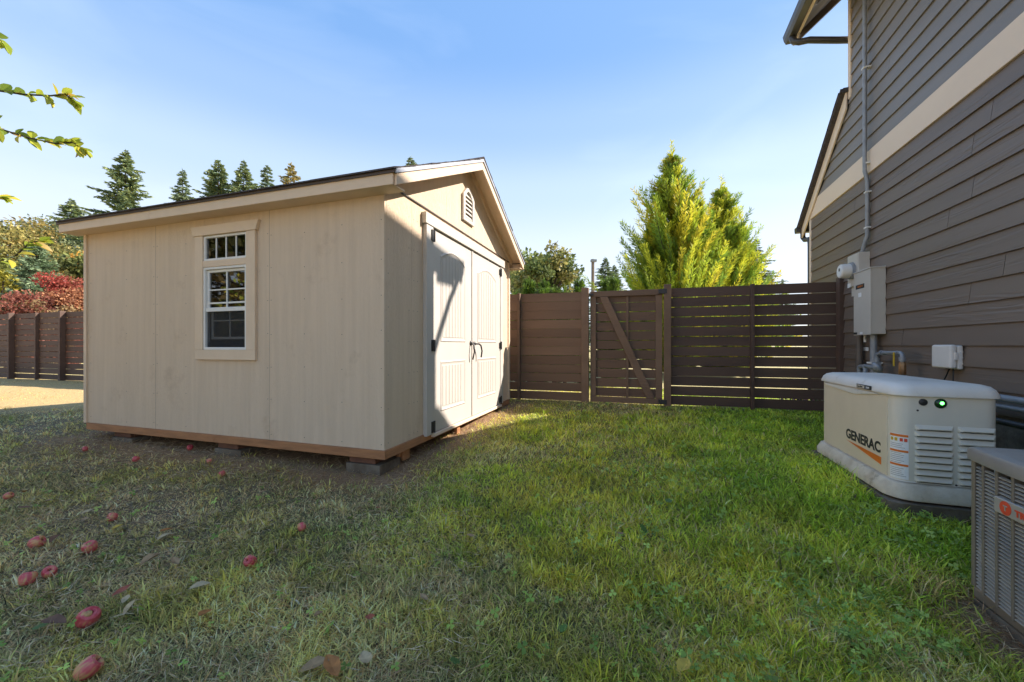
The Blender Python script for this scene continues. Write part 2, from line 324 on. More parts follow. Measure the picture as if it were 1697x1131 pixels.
# wall wedge below the lower roof
MB().prism([(YC - .02, hz(1.9)), (YL - .02, hz(1.9)), (YL - .02, hz(2.20)), (YC - .02, hz(3.37))], .03, DEP, 'x').build('lower_gable_wall', M_['sidelow'], house)
MB().box(-.005, .03, NEAR, YL, 0, hz(-.50)).build('foundation', M_['concrete'], house)
def board(y0, y1, z0, h, m, cut=None):
    # lap board: butt edge thick at the bottom, thin at the top
    mb = MB(); e = y1
    y1t = y1 if cut is None else cut
    pr = [(-.030, z0), (.0, z0), (.0, z0 + h), (-.010, z0 + h)]
    vs = [(x, y0, hz(z)) for x, z in pr] + [(x, y1 if i < 2 else y1t, hz(z)) for i, (x, z) in enumerate(pr)]
    mb.add(vs, [(3, 2, 1, 0), (4, 5, 6, 7), (0, 1, 5, 4), (1, 2, 6, 5), (2, 3, 7, 6), (3, 0, 4, 7)])
    return mb.build('siding_board', m, house)
def ypx(px):      # wall coordinate of a picture column
    r = (px - 848.5) / F; return (HO.x - r * HO.y) / (r * HS.y - HS.x)
PT = .1745
def slope_y(z): return YL if z <= 2.07 else max(YC, YC + (3.22 - z) / .842)
joints = {9: [ypx(1618)], 6: [ypx(1577)], 3: [ypx(1671)], 7: [ypx(1618)], 10: [ypx(1650), ypx(1420)], 8: [ypx(1440)], 2: [ypx(1613)], 4: [-3.9], 1: [-4.4], 11: [-4.6], 5: [-3.4], 0: [ypx(1500)], -1: [-2.6], -2: [-.6], -3: [-3.2]}
for k in range(-3, 12):
    z0 = k * PT; ends = [NEAR] + sorted(joints.get(k, [])) + [min(slope_y(z0), YL - .06)]
    for a, b in zip(ends[:-1], ends[1:]): board(a + .0025, b - .0025, z0, PT + .012, M_['sidelow'])
jup = [[-4.2], [.2], [-3.2], [-1.9], [-.4], [-4.5], [-2.6], [.1], [-1.2]]
k = 0; z = 2.366
while z < 5.1:
    e0 = min(slope_y(z), YL) if z < 3.3 else YC - .07
    e1 = min(slope_y(z + PT), YL) if z + PT < 3.3 else YC - .07
    ends = [NEAR] + sorted([j for j in jup[k % 9] if j < e0 - .3]) + [e0]
    for i, (a, b) in enumerate(zip(ends[:-1], ends[1:])):
        board(a + .0015, b - .0015, z, min(PT, 5.1 - z) + .012, M_['siding_up'], cut=(e1 - .0015) if i == len(ends) - 2 else None)
    z += PT; k += 1
# beige band, corner boards and the sloping rake trim
MB().prism([(NEAR, hz(2.094)), (YL + .0, hz(2.094)), (slope_y(2.366), hz(2.366)), (NEAR, hz(2.366))], -.034, -.0, 'x').build('band_board', M_['band'], house, bevel=.003, seg=1)
MB().box(-.032, .02, YC - .07, YC + .0, hz(3.3), hz(5.1)).build('corner_board', M_['band'], house, bevel=.003, seg=1)
MB().box(-.032, .02, YL - .06, YL, hz(-.50), hz(2.09)).build('corner_board', M_['band'], house, bevel=.003, seg=1)
sl = -.842; ye = YL + .27
def rk(y): return 3.38 + sl * (y - YC)
MB().prism([(YC + .0, hz(rk(YC) + .03)), (ye, hz(rk(ye) + .03)), (ye, hz(rk(ye) - .13)), (YC + .0, hz(rk(YC) - .20))], -.058, -.036, 'x').build('rake_board', M_['band'], house, bevel=.003, seg=1)
# lower roof: sheathing with shingle edge
MB().prism([(YC, hz(rk(YC) + .035)), (ye + .03, hz(rk(ye + .03) + .035)), (ye + .03, hz(rk(ye + .03) + .075)), (YC, hz(rk(YC) + .08))], -.115, DEP, 'x').build('lower_roof', M_['shingle'], house)
for q in range(9):
    y = YC + (ye - YC) * (q + .2) / 9
    MB().prism([(y, hz(rk(y) + .082)), (y + .19, hz(rk(y + .19) + .082)), (y + .19, hz(rk(y + .19) + .093)), (y, hz(rk(y) + .084))], -.125, DEP, 'x').build('shingle_course', M_['shingle'], house)
MB().box(-.09, DEP, YC - .02, YC + .05, hz(3.40), hz(3.46)).build('step_flashing', M_['gutter'], house)
# lower gutter and downspout
g1 = [(0, 0), (.10, 0), (.12, .05), (.12, .10), (.0, .10)]
MB().prism([(ye + .0 + a, hz(rk(ye) - .03 + b)) for a, b in g1], -.13, DEP, 'x').build('gutter', M_['gutter'], house, bevel=.004, seg=1)
yy = ye + .06; MB().tube([(-.02, yy, hz(rk(ye) - .02)), (-.02, yy, hz(rk(ye) - .11)), (-.0, yy - .03, hz(rk(ye) - .16)), (.0, YL + .09, hz(rk(ye) - .2)), (.0, YL + .06, hz(rk(ye) - .26)), (.0, YL + .05, hz(rk(ye) - .34)), (.0, YL + .05, .12)], .04, 8).build('downspout', M_['gutter'], house)
# upper roof over the wall: eave overhang, far end overhang, gutter
OE, OA = .54, .30; ZE = 4.56
def up(x): return ZE + (x + OE) * PITCH
MB().prism([(-OE, hz(ZE)), (DEP / 2, hz(up(DEP / 2))), (DEP + OE, hz(ZE)), (DEP + OE, hz(ZE) - .02), (DEP / 2, hz(up(DEP / 2) - .16)), (-OE, hz(ZE) - .14)], NEAR - .3, YC + OA, 'y').build('upper_roof', M_['soffit'], house)
MB().prism([(-OE - .03, hz(ZE + .004)), (DEP / 2, hz(up(DEP / 2) + .03)), (DEP / 2, hz(up(DEP / 2) + .06)), (-OE - .03, hz(ZE) + .03)], NEAR - .3, YC + OA + .03, 'y').build('upper_shingles', M_['shingle'], house)
MB().prism([(.031, hz(5.1)), (DEP, hz(5.1)), (DEP / 2, hz(up(DEP / 2) - .17))], NEAR, YC - .02, 'y').build('upper_gable_wall', M_['siding_up'], house)
MB().prism([(-OE - .004, hz(ZE - .17)), (-OE - .004, hz(ZE + .0)), (.8, hz(up(.8) - .0)), (.8, hz(up(.8) - .17))], YC + OA + .002, YC + OA + .026, 'y').build('barge_board', M_['band'], house)
MB().box(-OE - .028, -OE - .004, NEAR - .3, YC + OA + .02, hz(ZE - .17), hz(ZE)).build('fascia_board', M_['band'], house)
g2 = [(0, 0), (-.09, 0), (-.115, .05), (-.13, .12), (-.0, .12)]
MB().prism([(-OE - .03 + a, hz(ZE - .15 + b)) for a, b in g2], NEAR - .3, YC + OA + .0, 'y').build('gutter', M_['gutter'], house, bevel=.004, seg=1)
for j in range(6):
    y = YC + .1 - j * .61
    MB().prism([(-OE, hz(ZE - .145)), (.0, hz(up(0) - .165)), (.0, hz(up(0) - .30)), (-OE, hz(ZE - .24))], y - .02, y + .02, 'y').build('rafter_tail', M_['soffit'], house)
zd = 4.13
MB().tube([(-OE - .08, YC + .16, hz(ZE - .10)), (-OE - .08, YC + .16, hz(ZE - .16)), (-OE - .06, YC + .15, hz(zd + .21)), (-OE - .0, YC + .12, hz(zd + .165)), (-OE + .10, YC + .09, hz(zd + .145)), (-.12, YC + .05, hz(zd + .03)), (.04, YC + .06, hz(zd))], .042, 10).build('downspout', M_['gutter'], house)
MB().box(.035, .11, YC + .012, YC + .092, hz(3.5), hz(zd + .02)).build('downspout', M_['gutter'], house)
# service conduit up the wall with straps
yc = ypx(1446)
tp = []
for zz, px in ((5.0, 0), (2.45, 0), (2.3, 0), (2.12, .0)): tp.append((-.075, yc, hz(zz)))
tp += [(-.05, yc + .0, hz(2.0)), (-.05, yc, hz(1.33)), (-.06, yc + .02, hz(1.27)), (-.07, yc + .09, hz(1.13))]
MB().tube(tp, .022, 10).build('conduit', M_['galv'], house)
for zz in (3.36, 2.2, 1.85, 1.42):
    MB().box(-.10 if zz > 2.2 else -.075, -.02, yc - .03, yc + .03, hz(zz), hz(zz + .018)).build('conduit_strap', M_['vinyl'], house)

def hthing(name, y, z, x=0, **k):
    p = HO + HS * y + HN * x; return empty(name, (p.x, p.y, z), HR, **k)
# --- electric meter
mt = hthing('electric_meter', ypx(1446), .74, label='grey electric meter box with round glass meter, mounted high above the fence end', cat='electric meter')
MB().box(-.135, -.022, 0, .29, 0, .40).build('meter_box', M_['meterbox'], mt, bevel=.006)
MB().box(-.139, -.136, .012, .278, .255, .39).build('cover_plate', M_['meterbox'], mt, bevel=.001, seg=1)
MX = Matrix.Translation((-.136, .16, .2)) @ Matrix.Rotation(R(-90), 4, 'Y')
MB().lathe([(.105, 0), (.105, .03), (.092, .033)], MX, 28).build('meter_collar', M_['galv'], mt)
mg = MB().lathe([(.088, .033), (.09, .09), (.086, .125), (.078, .133)], MX, 28).build('meter_glass', M_['plastic'], mt)
MB().lathe([(.068, .1335), (.066, .1365)], MX, 24).build('meter_face', M_['paper'], mg)
MB().box(-.276, -.273, .135, .165, .2, .235).build('display', M_['ink'], mg)
MB().box(-.139, -.136, .20, .28, -.0, .05).build('decal', M_['paper'], mt)
MB().box(-.11, -.03, .06, .25, -.12, -.001).build('lower_box', M_['meterbox'], mt, bevel=.004)
bp = hthing('conduit', ypx(1446) + .13, gz(np.array([4.4]), np.array([4.9]))[0], label='thick brown painted conduit dropping from the electric meter behind the fence post', cat='pipe')
MB().tube([(-.075, 0, 0), (-.075, 0, .35), (-.075, 0, .615 + 1.0)], .036, 12).build('pipe', M_['brownpipe'], bp)
MB().tube([(-.075, 0, .70), (-.075, 0, .78)], .043, 12).build('coupling', M_['brownpipe'], bp)
# --- transfer switch
tsw = hthing('switch_box', ypx(1472.6), .13, label='tall pale grey transfer switch box with black name strip, beside the electric meter', cat='switch box')
MB().box(-.155, -.022, 0, .385, 0, .755).build('box_body', M_['meterbox'], tsw, bevel=.005)
MB().box(-.166, -.1555, -.006, .391, -.006, .75).build('door', M_['meterbox'], tsw, bevel=.004)
MB().prism([(-.175, .752), (-.02, .752), (-.02, .772), (-.17, .765)], -.01, .395, 'y').build('rain_lid', M_['meterbox'], tsw, bevel=.002, seg=1)
nm = MB().box(-.1685, -.1665, .13, .33, .55, .60).build('name_strip', M_['ink'], tsw)
MXL = lambda x, y, z: Matrix.Translation((x, y, z)) @ Matrix(((0, 0, -1, 0), (-1, 0, 0, 0), (0, 1, 0, 0), (0, 0, 0, 1)))
text_mesh('lettering', 'GENERAC', .03, M_['orange'], MXL(-.1692, .285, .566), nm, bold=.0006)
MB().box(-.1685, -.1665, .20, .27, .45, .50).build('decal', M_['paper'], tsw)
MB().box(-.1685, -.1665, .17, .23, .004, .03).build('decal', M_['paper'], tsw)
MB().box(-.1685, -.1665, .30, .38, .004, .03).build('decal', M_['ink'], tsw)
MB().tube([(-.09, .30, -.09), (-.09, .30, 0)], .014, 8).build('conduit_stub', M_['plastic'], tsw)
cd = hthing('conduit', ypx(1463) , -1.0, label='straight pale grey conduit from the switch box down behind the generator', cat='pipe')
MB().tube([(-.085, 0, 0), (-.085, 0, 1.13)], .033, 12).build('pipe', M_['galv'], cd)
MB().tube([(-.085, 0, .55), (-.085, 0, .68)], .039, 12).build('coupling', M_['galv'], cd)
MB().box(-.13, -.02, -.05, .05, .79, .81).build('pipe_strap', M_['vinyl'], cd)
# --- gas line with regulator and valve
def hw(px, x=0.0):    # wall coordinate y for picture column px at offset x outward
    r = (px - 848.5) / F; q = HO - HN * x; return (q.x - r * q.y) / (r * HS.y - HS.x)
OX = .16
def gp(px, py):
    y = hw(px, OX); q = HO + HS * y - HN * OX; return (-OX, y, (HZ - py) / F * q.y)
gl = empty('gas_pipe', (HO.x, HO.y, 0), HR, label='grey steel gas pipe with regulator, yellow valve handle and brass union behind the generator', cat='gas pipe')
a = gp(1453, 640); b = gp(1453, 592); c_ = gp(1458, 585); d_ = gp(1492, 585); e_ = gp(1497, 592); f_ = gp(1497, 640)
MB().tube([(a[0], a[1], -.95), (b[0], b[1], b[2] - .0), (b[0], b[1] - .012, b[2] + .03), (c_[0], c_[1] - .03, c_[2] + .0), d_, (d_[0], d_[1] - .025, d_[2] - .01), (e_[0], d_[1] - .035, e_[2]), (f_[0], d_[1] - .035, -.7)], .019, 12).build('pipe', M_['galv'], gl)
for zc, yc2, ax in ((b[2] - .03, b[1], 'z'), (e_[2] - .02, d_[1] - .035, 'z')):
    MB().tube([(-OX, yc2, zc - .02), (-OX, yc2, zc + .02)], .027, 12).build('pipe_fitting', M_['galv'], gl)
for yy_ in (c_[1] - .05, d_[1] + .04):
    MB().tube([(-OX, yy_ - .018, c_[2]), (-OX, yy_ + .018, c_[2])], .027, 12).build('pipe_fitting', M_['galv'], gl)
rz_ = b[2] - .12
rg = MB().lathe([(.0, -.045), (.03, -.04), (.062, -.012), (.065, 0), (.062, .012), (.03, .04), (.0, .045)], Matrix.Translation((-OX - .0, b[1], rz_)) @ Matrix.Rotation(R(60), 4, 'Y'), 18).build('regulator', M_['galv'], gl)
MB().tube([(-OX - .02, b[1], rz_ + .0), (-OX - .11, b[1] + .02, rz_ + .02)], .022, 10).build('regulator_stem', M_['galv'], rg)
MB().box(-OX - .025, -OX + .025, b[1] - .035, b[1] + .035, rz_ + .03, rz_ + .07).build('regulator_flange', M_['galv'], rg)
MB().box(-OX - .035, -OX - .029, d_[1] + .033, d_[1] + .052, c_[2] - .13, c_[2] + .01).build('valve_handle', M_['yellow'], gl)
MB().tube([(-OX, d_[1] - .035, e_[2] - .19), (-OX, d_[1] - .035, e_[2] - .17), (-OX, d_[1] - .035, e_[2] - .07), (-OX, d_[1] - .035, e_[2] - .05)], [.02, .03, .03, .02], 8).build('brass_union', M_['brass'], gl)
u = empty('gas_pipe', (HO.x, HO.y, 0), HR, label='short grey U-shaped pipe bend beside the gas regulator, near the fence post', cat='pipe')
a1 = gp(1424, 612); a2 = gp(1434, 612)
MB().tube([(a1[0], a1[1], -.9), (a1[0], a1[1], a1[2] + .0), (a1[0], a1[1] - .015, a1[2] + .03), (a2[0], a2[1] + .015, a2[2] + .035), (a2[0], a2[1], a2[2] + .0), (a2[0], a2[1], -.9)], .024, 10).build('pipe', M_['galv'], u)
sg = hthing('sign', ypx(1443), hz(0) * 0 - .085 + .02, label='tiny white notice plate fixed to the siding under the switch box', cat='sign')
MB().box(-.026, -.0205, 0, .16, 0, .045).build('plate', M_['paper'], sg)
# --- white telecom box
wb = hthing('junction_box', ypx(1603), -.205, label='small white plastic junction box on siding behind the generator lid', cat='utility box')
MB().box(-.06, -.022, 0, .25, 0, .205).build('box_back', M_['plastic'], wb, bevel=.012)
MB().box(-.11, -.061, .0, .245, .006, .212).build('lid', M_['plastic'], wb, bevel=.018, seg=3)
lt = MB().box(-.085, -.065, -.012, -.001, .08, .145).build('latch', M_['plastic'], wb, bevel=.003)
for zz in (.05, .10, .15): MB().tube([(-.035, -.012, zz), (-.035, .0, zz)], .004, 6).build('hinge_pin', M_['plastic'], wb)
MB().tube([(-.045, .13, 0), (-.05, .15, -.05), (-.05, .19, -.11), (-.05, .2, -.7)], .005, 6).build('cable', M_['black'], wb)
MB().tube([(-.045, .08, 0), (-.05, .07, -.03), (-.05, .075, -.1), (-.05, .08, -.7)], .005, 6).build('cable', M_['black'], wb)

# ------------------------------------------------------------------ generator
GO = Vector((2.405, 2.45, 0)); gzb = -1.02
gen = empty('generator', (GO.x, GO.y, gzb), HR, label='bisque standby generator with louvred end and green status light, in the grass by the house', cat='generator')
def gl_(z): return z - gzb
GL, GW = 1.17, .49
def rrect(x0, x1, y0, y1, r, n=7):
    pts = []
    for cx, cy, a0 in ((x1 - r, y1 - r, 0), (x0 + r, y1 - r, 90), (x0 + r, y0 + r, 180), (x1 - r, y0 + r, 270)):
        for i in range(n + 1): t = R(a0 + 90 * i / n); pts.append((cx + r * math.cos(t), cy + r * math.sin(t)))
    return pts
def loft(rings):
    mb = MB(); n = len(rings[0][0]); vs = []
    for pts, z in rings:
        zz = z if callable(z) else (lambda p, z=z: z)
        vs += [(p[0], p[1], zz(p)) for p in pts]
    fs = [(i * n + k, i * n + (k + 1) % n, (i + 1) * n + (k + 1) % n, (i + 1) * n + k) for i in range(len(rings) - 1) for k in range(n)]
    fs += [tuple(range(n))[::-1], tuple(range((len(rings) - 1) * n, len(rings) * n))]
    mb.add(vs, fs); mb.smooth = True; return mb
# pad, base skirt, body, lid
loft([(rrect(-.06, GW + .06, -.07, GL + .06, .05), -.14), (rrect(-.06, GW + .06, -.07, GL + .06, .05), gl_(-.962))]).build('pad', M_['concrete'], gen)
BR = lambda e, r: rrect(-e, GW + e, -e, GL + e, r - .03)
loft([(BR(.02, .14), gl_(-.957)), (BR(.02, .14), gl_(-.948)), (BR(.05, .16), gl_(-.945)), (BR(.05, .16), gl_(-.905)), (BR(.02, .125), gl_(-.858)), (BR(.0, .11), gl_(-.852))]).build('base', M_['genbase'], gen)
loft([(BR(.004, .11), gl_(-.848)), (BR(.0, .11), gl_(-.843)), (BR(.0, .11), gl_(-.315))]).build('body', M_['genface'], gen)
top = lambda e: (lambda p: gl_(-.248 + e))
loft([(BR(.018, .125), gl_(-.312)), (BR(.018, .125), gl_(-.300)), (BR(.006, .12), gl_(-.268)), (BR(-.014, .11), gl_(-.247)), (BR(-.05, .08), gl_(-.236)), (BR(-.16, .05), gl_(-.228))]).build('lid', M_['genlid'], gen)
# side access panel with its print
pn = MB().box(-.006, .012, .10, GL - .085, gl_(-.843), gl_(-.330)).build('side_panel', M_['gen'], gen, bevel=.004)
MB().prism([(.16, gl_(-.322)), (GL - .10, gl_(-.322)), (GL - .16, gl_(-.342)), (GL - .6, gl_(-.362)), (.5, gl_(-.362))], -.014, -.0065, 'x').build('lift_handle', M_['genlid'], gen, bevel=.003)
MG = lambda x, y, z: Matrix.Translation((x, y, z)) @ Matrix(((0, 0, -1, 0), (-1, 0, 0, 0), (0, 1, 0, 0), (0, 0, 0, 1)))
tw = text_mesh('lettering', 'GENERAC', .098, M_['ink'], MG(-.0068, .665, gl_(-.715)), pn, bold=.0035, sx=1.12)
MB().prism([(.655, gl_(-.735)), (.165, gl_(-.742)), (.165, gl_(-.792))], -.0078, -.0065, 'x').build('orange_wedge', M_['orange'], pn)
# badge on the lid rim
bd = MB().box(-.022, -.0175, .26, .46, gl_(-.309), gl_(-.280)).build('badge', M_['ink'], gen)
MB().box(-.0235, -.0225, .345, .455, gl_(-.305), gl_(-.284)).build('badge_plate', M_['meterbox'], bd)
text_mesh('lettering', 'Guardian', .019, M_['ink'], MG(-.0238, .45, gl_(-.300)), bd, bold=.0004, sx=1.15)
text_mesh('lettering', '22kW', .018, M_['paper'], MG(-.0232, .325, gl_(-.301)), bd, bold=.0004)
# warning label at the rounded corner: sits on the curved corner
def corner_pt(t, e):      # point on the near-left rounded corner, t degrees 0..90 from -x to -y
    r = .08 + e; return (.08 - r * math.cos(R(t)), .08 - r * math.sin(R(t)))
def corner_patch(t0, t1, z0, z1, e, m, name, parent):
    n = 6; vs = []; 
    for i in range(n + 1):
        t = t0 + (t1 - t0) * i / n; p = corner_pt(t, e); vs += [(p[0], p[1], z0), (p[0], p[1], z1)]
    for i in range(n + 1):
        t = t0 + (t1 - t0) * i / n; p = corner_pt(t, e - .0015); vs += [(p[0], p[1], z0), (p[0], p[1], z1)]
    m2 = 2 * (n + 1); fs = []
    for i in range(n): a = 2 * i; fs += [(a, a + 2, a + 3, a + 1), (a, m2 + a, m2 + a + 2, a + 2), (a + 1, a + 3, m2 + a + 3, m2 + a + 1)]
    fs += [(0, 1, m2 + 1, m2), (2 * n, m2 + 2 * n, m2 + 2 * n + 1, 2 * n + 1)]
    mb = MB(); mb.add(vs, fs); return mb.build(name, m, parent)
wl = corner_patch(6, 74, gl_(-.835), gl_(-.555), .0025, M_['paper'], 'warning_label', gen)
for za, zb_ in ((-.572, -.557), (-.668, -.655), (-.755, -.742)): corner_patch(7, 73, gl_(za), gl_(zb_), .0033, M_['orange'], 'orange_strip', wl)
for k in range(18):
    za = -.615 - k * .0118
    if -.672 < za < -.65 or -.76 < za < -.738: continue
    corner_patch(10, random.uniform(50, 70), gl_(za - .003), gl_(za), .0033, M_['paleink'], 'print_line', wl)
for t, mm_ in ((12, 'yellow'), (28, 'yellow'), (46, 'red'), (60, 'red')): corner_patch(t, t + 10, gl_(-.600), gl_(-.580), .0036, M_[mm_], 'warning_symbol', wl)
# louvres on the end face (faces -y)
for cx0, cx1 in ((.085, .268), (.286, .455)):
    for r_ in range(9):
        z0 = gl_(-.835 + r_ * .0398)
        mb = MB(); x0, x1 = cx0, cx1; e = .02
        vs = [(x0, 0, z0 + .029), (x1, 0, z0 + .029), (x1, 0, z0), (x0, 0, z0), (x0 + e, -.018, z0 + .006), (x1 - e, -.018, z0 + .006), (x1 - e, -.002, z0 + .026), (x0 + e, -.002, z0 + .026),
              (x0 + e * .5, -.012, z0), (x1 - e * .5, -.012, z0)]
        mb.add(vs, [(0, 1, 6, 7), (7, 6, 5, 4), (4, 5, 9, 8), (8, 9, 2, 3), (0, 7, 4, 8), (0, 8, 3), (1, 5, 6), (1, 9, 5), (1, 2, 9)]); mb.smooth = False
        mb.build('louver', M_['genface'], gen)
        MB().box(x0 + .012, x1 - .012, -.0035, -.0005, z0 - .006, z0 - .0005).build('louver_slot', M_['dark'], gen)
MD = Matrix.Translation((.125, -.0, gl_(-.348))) @ Matrix.Rotation(R(90), 4, 'X')
MB().lathe([(.021, 0), (.021, .005), (.014, .009)], MD, 20).build('lock', M_['black'], gen)
MD = Matrix.Translation((.208, -.0, gl_(-.352))) @ Matrix.Rotation(R(90), 4, 'X')
ln = MB().lathe([(.030, 0), (.030, .003), (.024, .010), (.012, .014)], MD, 24).build('status_lens', M_['ledglass'], gen)
MD = Matrix.Translation((.208, -.0128, gl_(-.349))) @ Matrix.Rotation(R(90), 4, 'X')
MB().lathe([(.011, 0), (.009, .003)], MD, 14).build('status_light', M_['led'], ln)
for sx_, sz_ in ((.03, -.33), (.03, -.84), (.10, -.40), (.46, -.40), (.46, -.84), (.28, -.84)):
    if sx_ > .05: MB().lathe([(.006, 0), (.005, .003)], Matrix.Translation((sx_, 0, gl_(sz_))) @ Matrix.Rotation(R(90), 4, 'X'), 8).build('screw', M_['drip'], gen)
# pipes leaving the generator towards the condenser
for nm_, z0, r_, m, lab, dx in (('conduit', -.375, .026, 'galv', 'upper pale conduit running right from behind the generator along the house', -.16), ('conduit', -.435, .018, 'galv', 'thinner lower conduit under the pale one, right of the generator', -.15), ('conduit', -.535, .022, 'black', 'black insulated line lowest of the pipes right of the generator', -.2)):
    t = hthing(nm_, -2.0, z0, label=lab, cat='pipe', group='pipes along the house wall')
    MB().tube([(dx, .35, -.05), (dx, .1, 0), (dx, -.5, 0), (dx, -3.2, -.03)], r_, 10).build('pipe', M_[m], t)

# ------------------------------------------------------------------ air conditioning condenser
AO = at(1611, 1000, 1.70); acz = -1.10
ac = empty('air_conditioner', (AO.x, AO.y, acz), HR, label='taupe louvred air conditioning condenser with red badge, cut off by the right edge', cat='air conditioner')
AH, AW = .66, .84
MB().box(.0, AW, -AW, 0, -.06, .012).build('pad', M_['concrete'], ac, bevel=.01)
MB().box(.0, AW, -AW, 0, .013, .065).build('base_pan', M_['ac'], ac, bevel=.012)
MB().box(.05, AW - .05, -AW + .05, -.05, .066, AH - .05).build('coil', M_['dark'], ac)
# slightly bowed left side: ribs and slats between them
def bow(y): return -.035 * (1 - ((y + AW / 2) / (AW / 2)) ** 2)
ribs = [-.084 * k for k in range(11)]
for i, y in enumerate(ribs):
    w = .022 if i in (0, 10) else .013
    y0, y1 = (y - w, y) if i == 0 else ((y, y + w) if i == 10 else (y - w / 2, y + w / 2))
    MB().box(bow(y) - .004, bow(y) + .03, y0, y1, .066, AH - .05).build('corner_post' if i in (0, 10) else 'rib', M_['ac'], ac, bevel=.003)
for i in range(10):
    mb = MB(); ya, yb = ribs[i] - (.03 if i == 0 else .0065), ribs[i + 1] + (.03 if i == 9 else .0065); xa, xb = bow(ya), bow(yb)
    n = 35
    for k in range(n):
        z = .078 + k * (AH - .14) / n
        mb.add([(xa, ya, z), (xb, yb, z), (xb + .010, yb, z + .003), (xa + .010, ya, z + .003), (xa, ya, z - .0042), (xb, yb, z - .0042), (xb + .010, yb, z + .000), (xa + .010, ya, z + .000)],
               [(0, 1, 2, 3), (7, 6, 5, 4), (0, 4, 5, 1), (3, 2, 6, 7)])
    mb.build('louver_slats', M_['acslat'], ac, kind='stuff')
pts = [(bow(y) - .012, y) for y in np.linspace(.01, -AW - .01, 15)] + [(AW + .012, -AW - .012), (AW + .012, .012)]
def ins(pts, f): 
    cx, cy = AW / 2, -AW / 2; return [(cx + (p[0] - cx) * f, cy + (p[1] - cy) * f) for p in pts]
loft([(pts, AH - .052), (pts, AH - .012), (ins(pts, .985), AH), (ins(pts, .95), AH + .006), (ins(pts, .93), AH + .002), (ins(pts, .90), AH + .008)]).build('cap', M_['actop'], ac)
MC = Matrix.Translation((AW / 2, -AW / 2, AH + .009))
MB().lathe([(.33, 0), (.33, .012), (.30, .02), (.29, .012)], MC, 40).build('fan_ring', M_['ac'], ac)
mb = MB()
for r_ in np.arange(.06, .30, .03): 
    mb.tube([(AW / 2 + r_ * math.cos(t), -AW / 2 + r_ * math.sin(t), AH + .035) for t in np.linspace(0, 2 * math.pi, 33)], .003, 5, cap=False)
for t in np.linspace(0, 2 * math.pi, 9)[:-1]: mb.tube([(AW / 2, -AW / 2, AH + .037), (AW / 2 + .31 * math.cos(t), -AW / 2 + .31 * math.sin(t), AH + .028)], .003, 5)
mb.build('fan_grille', M_['black'], ac)
bg_ = MB().box(bow(-.29) - .018, bow(-.29) - .008, -.52, -.195, AH - .205, AH - .145).build('badge', M_['acslat'], ac, bevel=.004)
xb_ = bow(-.29) - .019
mb = MB().lathe([(.026, 0), (.026, .0012)], Matrix.Translation((xb_ + .001, -.25, AH - .175)) @ Matrix.Rotation(R(-90), 4, 'Y'), 24); mb.build('round_emblem', M_['red'], bg_)
text_mesh('lettering', 'T', .026, M_['acslat'], MG(xb_ - .0008, -.242, AH - .184), bg_, bold=.001, sx=1.1)
text_mesh('lettering', 'TRANE', .032, M_['red'], MG(xb_ - .0002, -.292, AH - .187), bg_, bold=.0015, sx=1.1)

# ------------------------------------------------------------------ shed
sb = float(gz(np.array([-1.0]), np.array([3.3]))[0]) + .005
shed = empty('shed', (SO.x, SO.y, sb), SH, label='beige garden shed with white double doors and gable roof, raised on blocks', cat='shed')
def sz(z): return z - sb
LX, WY = -3.85, 3.24; ZB, ZF = -.853, 1.328
RP = .4915; ZR = 2.09     # roof pitch; underside apex of the rake boards
def und(y): return ZR - abs(y - 1.62) * RP
# side wall sheets (near long side, y=0) with a hole for the window
WX0, WX1, WZ0, WZ1 = -2.05, -1.465, -.045, 1.06
def wallbox(x0, x1, z0, z1): MB().box(x0 + .0008, x1 - .0008, 0, .03, sz(z0), sz(z1)).build('wall_sheet', M_['shed'], shed)
for x0, x1 in ((-3.85, -2.745), (-1.22 + .0, -.0)):
    wallbox(x0, x1, ZB, 1.33)
wallbox(-2.745, WX0, ZB, 1.33); wallbox(WX1, -1.22, ZB, 1.33)
wallbox(WX0, WX1, ZB, WZ0); wallbox(WX0, WX1, WZ1, 1.33)
# front wall sheets (x=0), around the door opening
for y0, y1 in ((.031, .40), (.40, .73), (2.75, WY)):
    MB().box(-.03, 0, y0 + .0008, y1 - .0008, sz(ZB), sz(ZF - .006)).build('wall_sheet', M_['shed'], shed)
MB().box(-.03, 0, .731, 2.749, sz(1.17), sz(ZF - .006)).build('wall_sheet', M_['shed'], shed)
gy = [.0, .47, 1.08, 1.62, 2.3, 2.84, WY]
for a, b in zip(gy[:-1], gy[1:]):
    MB().prism([(a + .0008, sz(ZF + .006)), (b - .0008, sz(ZF + .006)), (b - .0008, sz(und(b) + .10)), (a + .0008, sz(und(a) + .10))], -.03, .004, 'x').build('gable_sheet', M_['shed'], shed)
MB().box(-.03, .014, 0, WY, sz(ZF - .006), sz(ZF + .005)).build('drip_flashing', M_['drip'], shed)
# hidden far walls
MB().box(LX, 0, WY - .03, WY, sz(ZB), sz(1.33)).build('wall_sheet', M_['shed'], shed)
MB().box(LX, LX + .03, .03, WY - .03, sz(ZB), sz(1.33)).build('wall_sheet', M_['shed'], shed)
MB().prism([(0, sz(1.33)), (WY, sz(1.33)), (1.62, sz(2.14))], LX, LX + .03, 'x').build('gable_sheet', M_['shed'], shed)
MB().box(LX + .03, -.03, .03, WY - .03, sz(ZB), sz(ZB + .03)).build('floor_deck', M_['beam'], shed)
# corner boards
MB().box(LX - .045, LX + .0, -.018, .06, sz(ZB), sz(1.33)).build('corner_board', M_['shedtrim'], shed)
MB().box(-.0, .016, WY - .05, WY + .016, sz(ZB), sz(1.31)).build('corner_board', M_['shedtrim'], shed)
